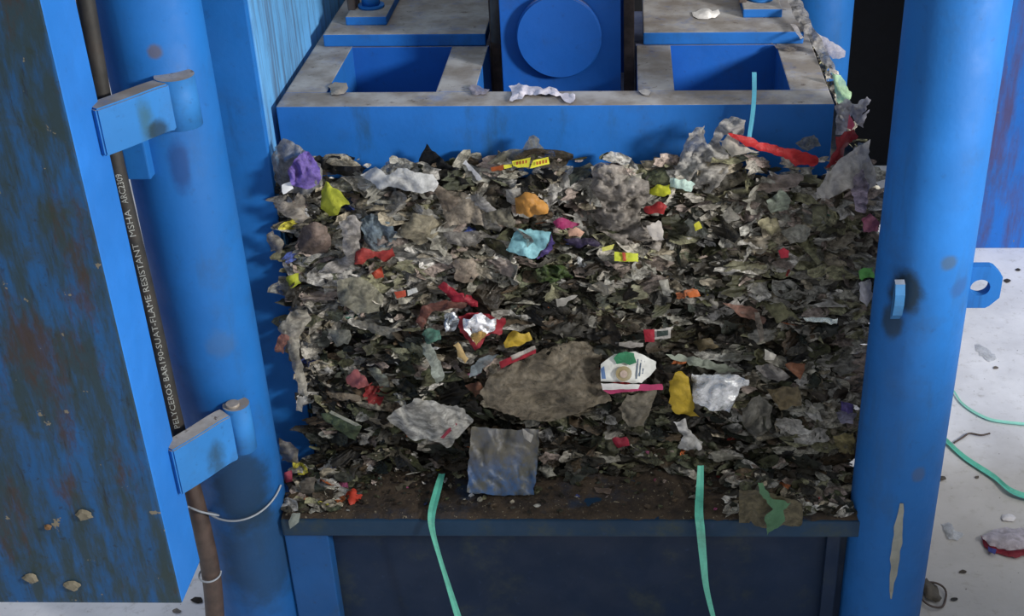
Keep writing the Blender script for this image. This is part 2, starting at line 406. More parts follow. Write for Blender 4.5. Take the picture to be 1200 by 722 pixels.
# a slight lean of the door as in the picture
def arm(name, z0, z1, pts, th=.026):
    bm = bmesh.new(); pts = spline([Vector((x, y, 0)) for x, y in pts], 5); prev = None
    for i, p in enumerate(pts):
        t = (pts[min(i+1, len(pts)-1)]-pts[max(i-1, 0)]).normalized(); n = Vector((t.y, -t.x, 0))
        c = [bm.verts.new((q.x, q.y, z)) for q, z in ((p+n*th, z0), (p-n*th*.5, z0), (p-n*th*.5, z1), (p+n*th, z1))]
        if prev:
            for k in range(4): bm.faces.new((prev[k], prev[(k+1) % 4], c[(k+1) % 4], c[k]))
        else: bm.faces.new(c)
        prev = c
    bm.faces.new(prev[::-1]); bmesh.ops.recalc_face_normals(bm, faces=bm.faces)
    bmesh.ops.bevel(bm, geom=[e for e in bm.edges if e.calc_face_angle(0) > .8], offset=.003, segments=2, affect='EDGES')
    return obj(name, bm, M['arm'], dr)
z_hi, z_lo = atY(110, 118, -.4).z, atY(125, 173, -.4).z
arm('hinge_arm', z_lo, z_hi, [(-.735, -.425), (-.70, -.375), (-.668, -.325), (-.650, -.305)])
z_hi2, z_lo2 = atY(207, 514, -.4).z, atY(217, 566, -.4).z
a2 = arm('hinge_arm', z_lo2, z_hi2, [(-.735, -.425), (-.70, -.375), (-.668, -.325), (-.652, -.307)])
for zz0, zz1, rr in ((z_lo-.006, z_hi+.002, .034), (z_lo2, z_hi2+.001, .026)):
    bm = bmesh.new(); cyl(bm, (-.634, -.285, zz0), (-.634, -.285, zz1), rr, 36)
    obj('hinge_barrel', bm, M['arm'], dr)
bm = bmesh.new(); cyl(bm, (-.638, -.292, z_hi2-.001), (-.638, -.292, z_hi2+.008), .013, 20); obj('pin_head', bm, M['weld'], a2)
obj('weld_plate', box(-.742, -.700, -.312, -.262, 1.335, 1.43, .003), M['blue'], press)
# dried mud flakes stuck on the door
for (x, y, s, lab) in ((98, 603, .020, 'pale dried mud flake stuck mid height near the lower right of the grimy door'),
                  (36, 677, .019, 'brown dried mud lump near the bottom left of the grimy door'),
                  (85, 686, .018, 'dull grey mud smear by the bottom edge of the grimy door'),
                  (56, 617, .009, 'small orange brown mud crumb on the lower part of the grimy door')):
    p = atY(x, y, -.523); bm = bmesh.new()
    ring = [bm.verts.new(p+Vector((math.cos(a)*s*random.uniform(.6, 1.1), -.001, math.sin(a)*s*.8*random.uniform(.6, 1.1)))) for a in [k*math.pi/6 for k in range(12)]]
    top = [bm.verts.new(p+(v.co-p)*.6+Vector((0, -.005, 0))) for v in ring]
    for k in range(12): bm.faces.new((ring[k], ring[(k+1) % 12], top[(k+1) % 12], top[k]))
    bm.faces.new(top)
    tag(obj('mud_flake', bm, film_mat((120, 112, 92) if x != 56 else (120, 84, 48), 'paper', .3)), lab, 'mud')

# ------------------------------------------------------------------ hose with lettering, wires
hp = [(96, -25, -.345), (118, 105, -.345), (133, 180, -.345), (153, 265, -.343), (178, 370, -.34), (203, 482, -.335), (222, 560, -.33), (238, 625, -.325), (249, 685, -.32), (254, 760, -.32)]
hpts = spline([atY(*p) for p in hp], 12)
hose = tag(bpy.data.objects.new('hydraulic_hose', None), 'black rubber hydraulic hose with white lettering running between the door and the left column', 'hose')
COL.objects.link(hose)
n1 = int(len(hpts)*.60)
bm = bmesh.new(); tube(bm, hpts[:n1+1], .0150, 20); hm = obj('hose_body', bm, M['hose'], hose)
bm = bmesh.new(); tube(bm, hpts[n1:], lambda t: .0168+.003*math.sin(math.pi*min(1, t*1.3)*.5), 20); tag(obj('hose_sleeve', bm, M['hose_dirty'], hose), 'muddy brown lower length of the hose')
def lettering(text, pts, s0, length, height, r):
    fc = bpy.data.curves.new('t', 'FONT'); fc.body = text; fc.size = 1; fc.resolution_u = 2
    to = bpy.data.objects.new('t', fc); COL.objects.link(to)
    dg = bpy.context.evaluated_depsgraph_get(); me = bpy.data.meshes.new_from_object(to.evaluated_get(dg))
    bpy.data.objects.remove(to)
    xs = [v.co.x for v in me.vertices]; x0, x1 = min(xs), max(xs)
    L = [0]
    for a, b in zip(pts, pts[1:]): L.append(L[-1]+(b-a).length)
    for v in me.vertices:
        s = s0+(v.co.x-x0)/(x1-x0)*length; h = (v.co.y-.35)*height
        i = max(k for k in range(len(pts)-1) if L[k] <= s or k == 0); t = (s-L[i])/(L[i+1]-L[i])
        c = pts[i].lerp(pts[i+1], t); tg = (pts[i+1]-pts[i]).normalized()
        nn = (CAM-c); nn = (nn-tg*nn.dot(tg)).normalized(); bb = nn.cross(tg)   # left of travel as seen from the front
        th = h/r
        v.co = c+(nn*math.cos(th)+bb*math.sin(th))*(r+.0008)
    return me
rp = hpts[::-1]                       # runs upwards
def arclen(P, q):
    s = 0; best = (9, 0)
    for a, b in zip(P, P[1:]):
        d = (a-q).length
        if d < best[0]: best = (d, s)
        s += (b-a).length
    return best[1]
sa, sb = arclen(rp, atY(213, 520, -.334)), arclen(rp, atY(163, 305, -.341))
def putlet(txt, ya, yb, xa, xb):
    a, b = arclen(rp, atY(xa, ya, -.338)), arclen(rp, atY(xb, yb, -.342))
    me = lettering(txt, rp, a, b-a, .0145, .0150); me.materials.append(M['ink'])
    o = bpy.data.objects.new('lettering', me); COL.objects.link(o); o.parent = hm
putlet('PELYCEROS BAR190-SUAT-FLAME RESISTANT', 500, 278, 208, 157)
putlet('MSHA', 268, 242, 154, 148)
putlet('ARC2309', 234, 196, 146, 137)
# steel wire round column foot and hose
def ring_wire(name, c, z, r, a0, a1, rad, lab, drop=.03):
    bm = bmesh.new(); pts = []
    for k in range(33):
        a = a0+(a1-a0)*k/32; pts.append(Vector((c[0]+r*math.cos(a), c[1]+r*math.sin(a), z-drop*math.sin(math.pi*k/32))))
    tube(bm, pts, rad, 8); tag(obj(name, bm, M['wire']), lab, 'wire')
pz = atY(275, 606, -.295)
bm = bmesh.new(); pts = [atY(221, 594, -.40), atY(236, 600, -.35), atY(256, 604, -.325)]
for k in range(17):
    a = math.radians(235+k*7.2); pts.append(Vector((XL+(CR+.004)*math.cos(a), CY+(CR+.004)*math.sin(a), pz.z+.028-.040*math.sin(math.pi*min(1, (k+6)/23)))))
tube(bm, spline(pts, 3), .0022, 8); tag(obj('tie_wire', bm, M['wire']), 'thin grey tie wire looped around the foot of the left column', 'wire')
c0 = atY(246, 672, -.323); ring_wire('tie_wire', (c0.x, c0.y), c0.z, .0225, math.pi*.9, math.pi*2.1, .002, 'short grey wire tied around the muddy lower hose', .004)

# ------------------------------------------------------------------ panel behind at right
pn = thing('steel_panel', 'blue steel panel with rusty streaks standing on the pale floor behind the right column', 'panel')
obj('sheet', box(1.30, 2.9, 1.975, 2.02, 0, 2.4, .004), M['panel'], pn)
obj('edge_post', box(1.27, 1.33, 2.0, 2.08, 0, 2.4, .004), M['panel'], pn)

# ------------------------------------------------------------------ the bale
def bale_y(x, z):
    t = (z-.51)/.70
    y = -.085+.045*t+.028*noise.noise(Vector((x*5, z*6, 1.3)))+.018*noise.noise(Vector((x*13, z*19, 5.3)))
    y -= .03*math.sin(max(0, min(1, (x-.35)/.3))*math.pi/2)*max(0, t)
    return y
def surf(x, y, off=0):
    Y = -.06
    for _ in range(6):
        p = atY(x, y, Y); Y = bale_y(p.x, max(.52, min(1.2, p.z)))-off
    return atY(x, y, Y)
bale = thing('waste_bale', 'square bale of compressed dirty plastic film waste under the platen', 'bale')
bm = bmesh.new(); nx, nz = 170, 110; g = []
for j in range(nz):
    z = .512+(1.20-.512)*j/(nz-1); row = []
    for i in range(nx):
        x = -.548+(.615+.548)*i/(nx-1)
        edge = min(i, nx-1-i)/(nx-1)
        y = bale_y(x, z)+.02+.012*noise.noise(Vector((x*40, z*70, 2)))+(.03*(1-min(1, edge/.02)))
        row.append(bm.verts.new((x+.01*noise.noise(Vector((z*30, 2, 1))), y, z)))
    g.append(row)
for j in range(nz-1):
    for i in range(nx-1): bm.faces.new((g[j][i], g[j][i+1], g[j+1][i+1], g[j+1][i])).smooth = True
def strip(front, f):       # close the sides back to Y = 1.05
    last = front; 
    for s in range(1, 25):
        yy = .0+1.05*s/24
        cur = [bm.verts.new(f(v.co, yy)) for v in front]
        for a in range(len(front)-1): bm.faces.new((last[a], last[a+1], cur[a+1], cur[a])).smooth = True
        last = cur
strip([g[j][nx-1] for j in range(nz)], lambda c, yy: Vector((c.x+.022*noise.noise(Vector((yy*20, c.z*26, 4))), yy, c.z)))
strip([g[j][0] for j in range(nz)], lambda c, yy: Vector((c.x, yy, c.z)))
strip([g[nz-1][i] for i in range(nx)], lambda c, yy: Vector((c.x, yy, c.z-.02)))
bmesh.ops.recalc_face_normals(bm, faces=bm.faces)
obj('compressed_core', bm, M['core'], bale)

# palette by region of the bale (share of pale film, with part of the bale's shading painted in)
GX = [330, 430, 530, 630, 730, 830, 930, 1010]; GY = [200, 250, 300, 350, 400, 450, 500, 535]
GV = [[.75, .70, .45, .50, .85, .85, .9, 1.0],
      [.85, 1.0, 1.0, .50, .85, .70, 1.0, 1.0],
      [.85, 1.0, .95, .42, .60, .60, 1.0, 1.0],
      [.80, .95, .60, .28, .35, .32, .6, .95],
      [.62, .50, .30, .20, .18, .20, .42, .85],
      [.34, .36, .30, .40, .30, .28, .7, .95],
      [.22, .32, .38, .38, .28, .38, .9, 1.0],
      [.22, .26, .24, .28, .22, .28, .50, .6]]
def project(p):
    d = p-CAM; z = d.dot(AF); return CXP+FPX*d.dot(AR)/z, CYP-FPX*d.dot(AU)/z
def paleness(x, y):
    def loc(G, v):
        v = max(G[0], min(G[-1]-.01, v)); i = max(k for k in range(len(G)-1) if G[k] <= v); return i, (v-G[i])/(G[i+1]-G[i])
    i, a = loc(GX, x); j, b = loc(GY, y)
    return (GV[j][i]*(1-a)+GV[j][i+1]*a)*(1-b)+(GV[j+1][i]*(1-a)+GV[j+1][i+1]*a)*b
PALE = [((172, 166, 154), 'pale grey'), ((158, 148, 128), 'beige'), ((150, 148, 140), 'grey'), ((138, 136, 106), 'greenish beige'), ((160, 144, 134), 'pinkish grey'), ((164, 160, 146), 'pale grey'), ((198, 194, 186), 'off-white')]
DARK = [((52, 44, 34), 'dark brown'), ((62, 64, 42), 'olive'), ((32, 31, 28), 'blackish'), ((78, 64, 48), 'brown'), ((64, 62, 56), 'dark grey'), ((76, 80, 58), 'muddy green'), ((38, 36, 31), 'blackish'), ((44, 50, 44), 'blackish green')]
VIVID = [((170, 44, 44), 'red'), ((190, 180, 60), 'yellow'), ((60, 120, 100), 'green'), ((70, 90, 160), 'blue'), ((200, 110, 60), 'orange'), ((180, 90, 130), 'pink'), ((235, 235, 235), 'white')]
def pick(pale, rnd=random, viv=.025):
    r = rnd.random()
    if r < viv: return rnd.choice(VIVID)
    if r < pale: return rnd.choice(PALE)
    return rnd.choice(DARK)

def ridge(x, y, s):
    """creased sheet height, about -1..1"""
    wx = x+.9*noise.noise(Vector((x*.6, y*.6, s))); wy = y+.9*noise.noise(Vector((x*.6, y*.6, s+9)))
    ca, sa = math.cos(s*2.3), math.sin(s*2.3); wx, wy = (wx*ca+wy*sa)*.45, (wy*ca-wx*sa)*1.5
    h = 0
    for k, (a, f) in enumerate(((.62, 1.0), (.30, 1.9), (.12, 4.1))):
        h += a*(1-2.6*abs(noise.noise(Vector((wx*f, wy*f, s+k*7.3)))))
    return h
def flake_mesh(bm, c, sx, sz, rot, seed, rings=3, segs=9, crump=.3, tint=None, lay=None, curl=.5):
    """a torn crumpled patch of film with a ragged outline"""
    ctr = None; prev = None; k1 = random.uniform(-curl, curl); k2 = random.uniform(-curl, curl)
    for r in range(rings+1):
        cur = []
        for i in range(segs if r else 1):
            a = 2*math.pi*i/segs; t = r/rings
            R = .80+.42*noise.noise(Vector((math.cos(a)*1.1+seed, math.sin(a)*1.1, seed)))+.30*noise.noise(Vector((math.cos(a)*3.3+seed, math.sin(a)*3.3, 5+seed)))
            if t == 1: R += .16*noise.noise(Vector((a*9, seed, 2)))
            u, v = math.cos(a)*R*t, math.sin(a)*R*t
            m_ = min(sx, sz)
            y = crump*m_*(1.1*ridge(u*1.3+seed, v*1.3, seed)-.3)+k1*m_*u*u+k2*m_*v*v
            cur.append(bm.verts.new(c+rot@Vector((u*sx, -y, v*sz))))
        if r == 1:
            for i in range(segs): fs = bm.faces.new((prev[0], cur[i], cur[(i+1) % segs])); _fin(fs, tint, lay)
        elif r > 1:
            for i in range(segs): fs = bm.faces.new((prev[i], cur[i], cur[(i+1) % segs], prev[(i+1) % segs])); _fin(fs, tint, lay)
        prev = cur
def _fin(f, tint, lay):
    f.smooth = True
    if lay is not None:
        for l in f.loops: l[lay] = tint
def rot_rand(up=.5):
    from mathutils import Euler
    return Euler((math.radians(random.gauss(-18, 30)), math.radians(random.gauss(0, 16)), math.radians(random.gauss(0, 26)))).to_matrix()

# crumbs too small and many to count
bm = bmesh.new(); lay = bm.loops.layers.float_color.new('tint')
def tintc(rgb):
    k = random.uniform(.75, 1.15); return (*[min(1, v*k) for v in s2l(rgb)], 1)
def spread(count, lo, hi, rings, segs, d0, d1, pal_k, asp=(1, 2.2), jig=1):
    for n in range(count):
        x = random.uniform(322, 1030); y = random.uniform(184, 556)
        if x < 335+(y-200)*.06 and random.random() < .3: continue
        if x > 1030-(y-200)*.05: continue
        p = surf(x, y, random.uniform(d0, d1))
        if p.z < .515 or p.x < -.555: continue
        if p.z > 1.205+.03*noise.noise(Vector((p.x*9, 1, 1))) and random.random() < .7: continue
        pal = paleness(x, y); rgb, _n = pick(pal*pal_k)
        if _n in ('red', 'yellow', 'orange', 'pink', 'blue', 'green') and random.random() < .6: rgb = random.choice(DARK)[0]
        s_ = lo*(hi/lo)**(random.random()**1.4)*(1.1 if pal > .5 else .95)
        flake_mesh(bm, p, s_*random.uniform(*asp), s_*random.uniform(.55, 1), rot_rand(), random.random()*50, rings, segs, .55, tintc(rgb), lay)
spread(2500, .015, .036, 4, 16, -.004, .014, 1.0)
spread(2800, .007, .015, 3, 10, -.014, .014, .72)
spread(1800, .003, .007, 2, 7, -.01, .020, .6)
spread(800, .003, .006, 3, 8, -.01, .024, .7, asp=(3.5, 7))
for n in range(1500):                                   # right flank of the bale
    z = random.uniform(.52, 1.2); y = random.uniform(-.05, .9)
    rgb, _n = pick(.85)
    rot = Matrix.Rotation(math.radians(90)+random.gauss(0, .5), 3, 'Z')@rot_rand()
    s = random.uniform(.006, .018)
    flake_mesh(bm, Vector((.615+random.uniform(0, .035), y, z)), s*1.5, s, rot, random.random()*50, 3, 9, .5, tintc(rgb), lay)
for n in range(900):                                    # crumbs scattered on the bed
    x = random.uniform(-.585, .63); y = -.235+.19*random.random()**.6
    if random.random() < .35: x = random.choice((-1, 1))*random.uniform(.42, .6)+.02
    rgb, _n = pick(.14)
    s = random.uniform(.002, .008)
    from mathutils import Euler
    rot = Euler((math.radians(-90+random.gauss(0, 18)), 0, random.uniform(0, 6))).to_matrix()
    flake_mesh(bm, Vector((x, y, .518+.004*random.random())), s*1.5, s, rot, random.random()*50, 2, 6, .4, tintc(rgb), lay)
for n in range(420):
    side = random.random() < .72
    x = random.uniform(.36, .63) if side else random.uniform(-.59, -.47)
    y = random.uniform(-.235, -.09); k = random.random()
    rgb, _n = pick(.5 if side else .35)
    s = random.uniform(.006, .022)
    rot = Euler((math.radians(-60+random.gauss(0, 28)), random.gauss(0, .3), random.uniform(-.6, .6))).to_matrix()
    flake_mesh(bm, Vector((x, y, .520+.045*k*k*((y+.25)/.16))), s*1.4, s*.8, rot, random.random()*50, 3, 10, .5, tintc(rgb), lay)
o = obj('film_shreds', bm, M['scrap']); tag(o, 'countless small shreds of dirty plastic film packed across the bale face and bed', 'plastic waste', kind='stuff')

# ------------------------------------------------------------------ torn films traced one by one
def poly_film(name, outline, rgb, off=.022, crump=.010, puff=.012, kind='film', dirt=.35, parent=None, step=3.4, depth=None, rag=1.5, freq=1, tiltk=0, flat_on=None, extra_y=0, mat=None):
    """outline in picture pixels, laid on the bale skin (or on the plane Y = depth, or Z = flat_on)"""
    pts = [Vector(p) for p in outline]; n = len(pts)
    seed = random.random()*100
    if max(p.x for p in pts)-min(p.x for p in pts) < 17: rag = min(rag, .5)
    edge = []
    for i in range(n):
        a, b = pts[i], pts[(i+1) % n]; k = max(1, int((b-a).length/step))
        for q in range(k):
            p = a.lerp(b, q/k)
            nb = (b-a).normalized(); nb = Vector((-nb.y, nb.x))
            d_ = rag*(2.2*noise.noise(Vector((p.x*.09+seed, p.y*.09, 1)))+1.3*noise.noise(Vector((p.x*.3+seed, p.y*.3, 2)))) if q else 0
            edge.append(p+nb*d_)
    x0, x1 = min(p.x for p in pts), max(p.x for p in pts); y0, y1 = min(p.y for p in pts), max(p.y for p in pts)
    def inside(p):
        c = False
        for i in range(len(edge)):
            a, b = edge[i], edge[i-1]
            if (a.y > p.y) != (b.y > p.y) and p.x < (b.x-a.x)*(p.y-a.y)/(b.y-a.y)+a.x: c = not c
        return c
    def dist(p):
        d = 1e9
        for i in range(len(edge)):
            a, b = edge[i-1], edge[i]; ab = b-a; t = max(0, min(1, (p-a).dot(ab)/max(1e-9, ab.dot(ab)))); d = min(d, (p-a-ab*t).length)
        return d
    inner = []; y = y0
    while y < y1:
        x = x0
        while x < x1:
            p = Vector((x+random.uniform(-.3, .3)*step, y+random.uniform(-.3, .3)*step))
            if inside(p) and dist(p) > step*.45: inner.append(p)
            x += step
        y += step
    allp = edge+inner; ne = len(edge)
    res = delaunay_2d_cdt(allp, [], [list(range(ne))], 1, 1e-4)
    half = max(2, max([dist(p) for p in inner] or [2]))
    cm = Vector((sum(p.x for p in pts)/n, sum(p.y for p in pts)/n))
    if flat_on is None: base = surf(cm.x, cm.y, off) if depth is None else atY(cm.x, cm.y, depth)
    bm = bmesh.new(); vs = []; tx, ty = random.uniform(-1, 1), random.uniform(-1, 1)
    for p in res[0]:
        p = Vector(p); d = min(1, dist(p)/half)
        dome = puff*.5*d*(2-d)
        w = ridge(p.x*.055*freq+seed, p.y*.055*freq, seed)-.3
        h = dome+crump*w*1.4+(tx*(p.x-cm.x)+ty*(p.y-cm.y))*(.0005 if crump > .003 and flat_on is None else 0)
        if flat_on is not None:
            q = atZ(p.x, p.y, flat_on); q = atZ(p.x, p.y, flat_on+max(.0008, h))
        else:
            if depth is None:
                s = surf(p.x, p.y, off); Y = .55*s.y+.45*base.y
            else: Y = depth+tiltk*(p.y-cm.y)/100
            q = atY(p.x, p.y, Y-h+extra_y)
        vs.append(bm.verts.new(q))
    for f in res[2]:
        try: bm.faces.new([vs[i] for i in f]).smooth = True
        except ValueError: pass
    bmesh.ops.recalc_face_normals(bm, faces=bm.faces)
    return obj(name, bm, mat or film_mat(rgb, kind, dirt), parent)

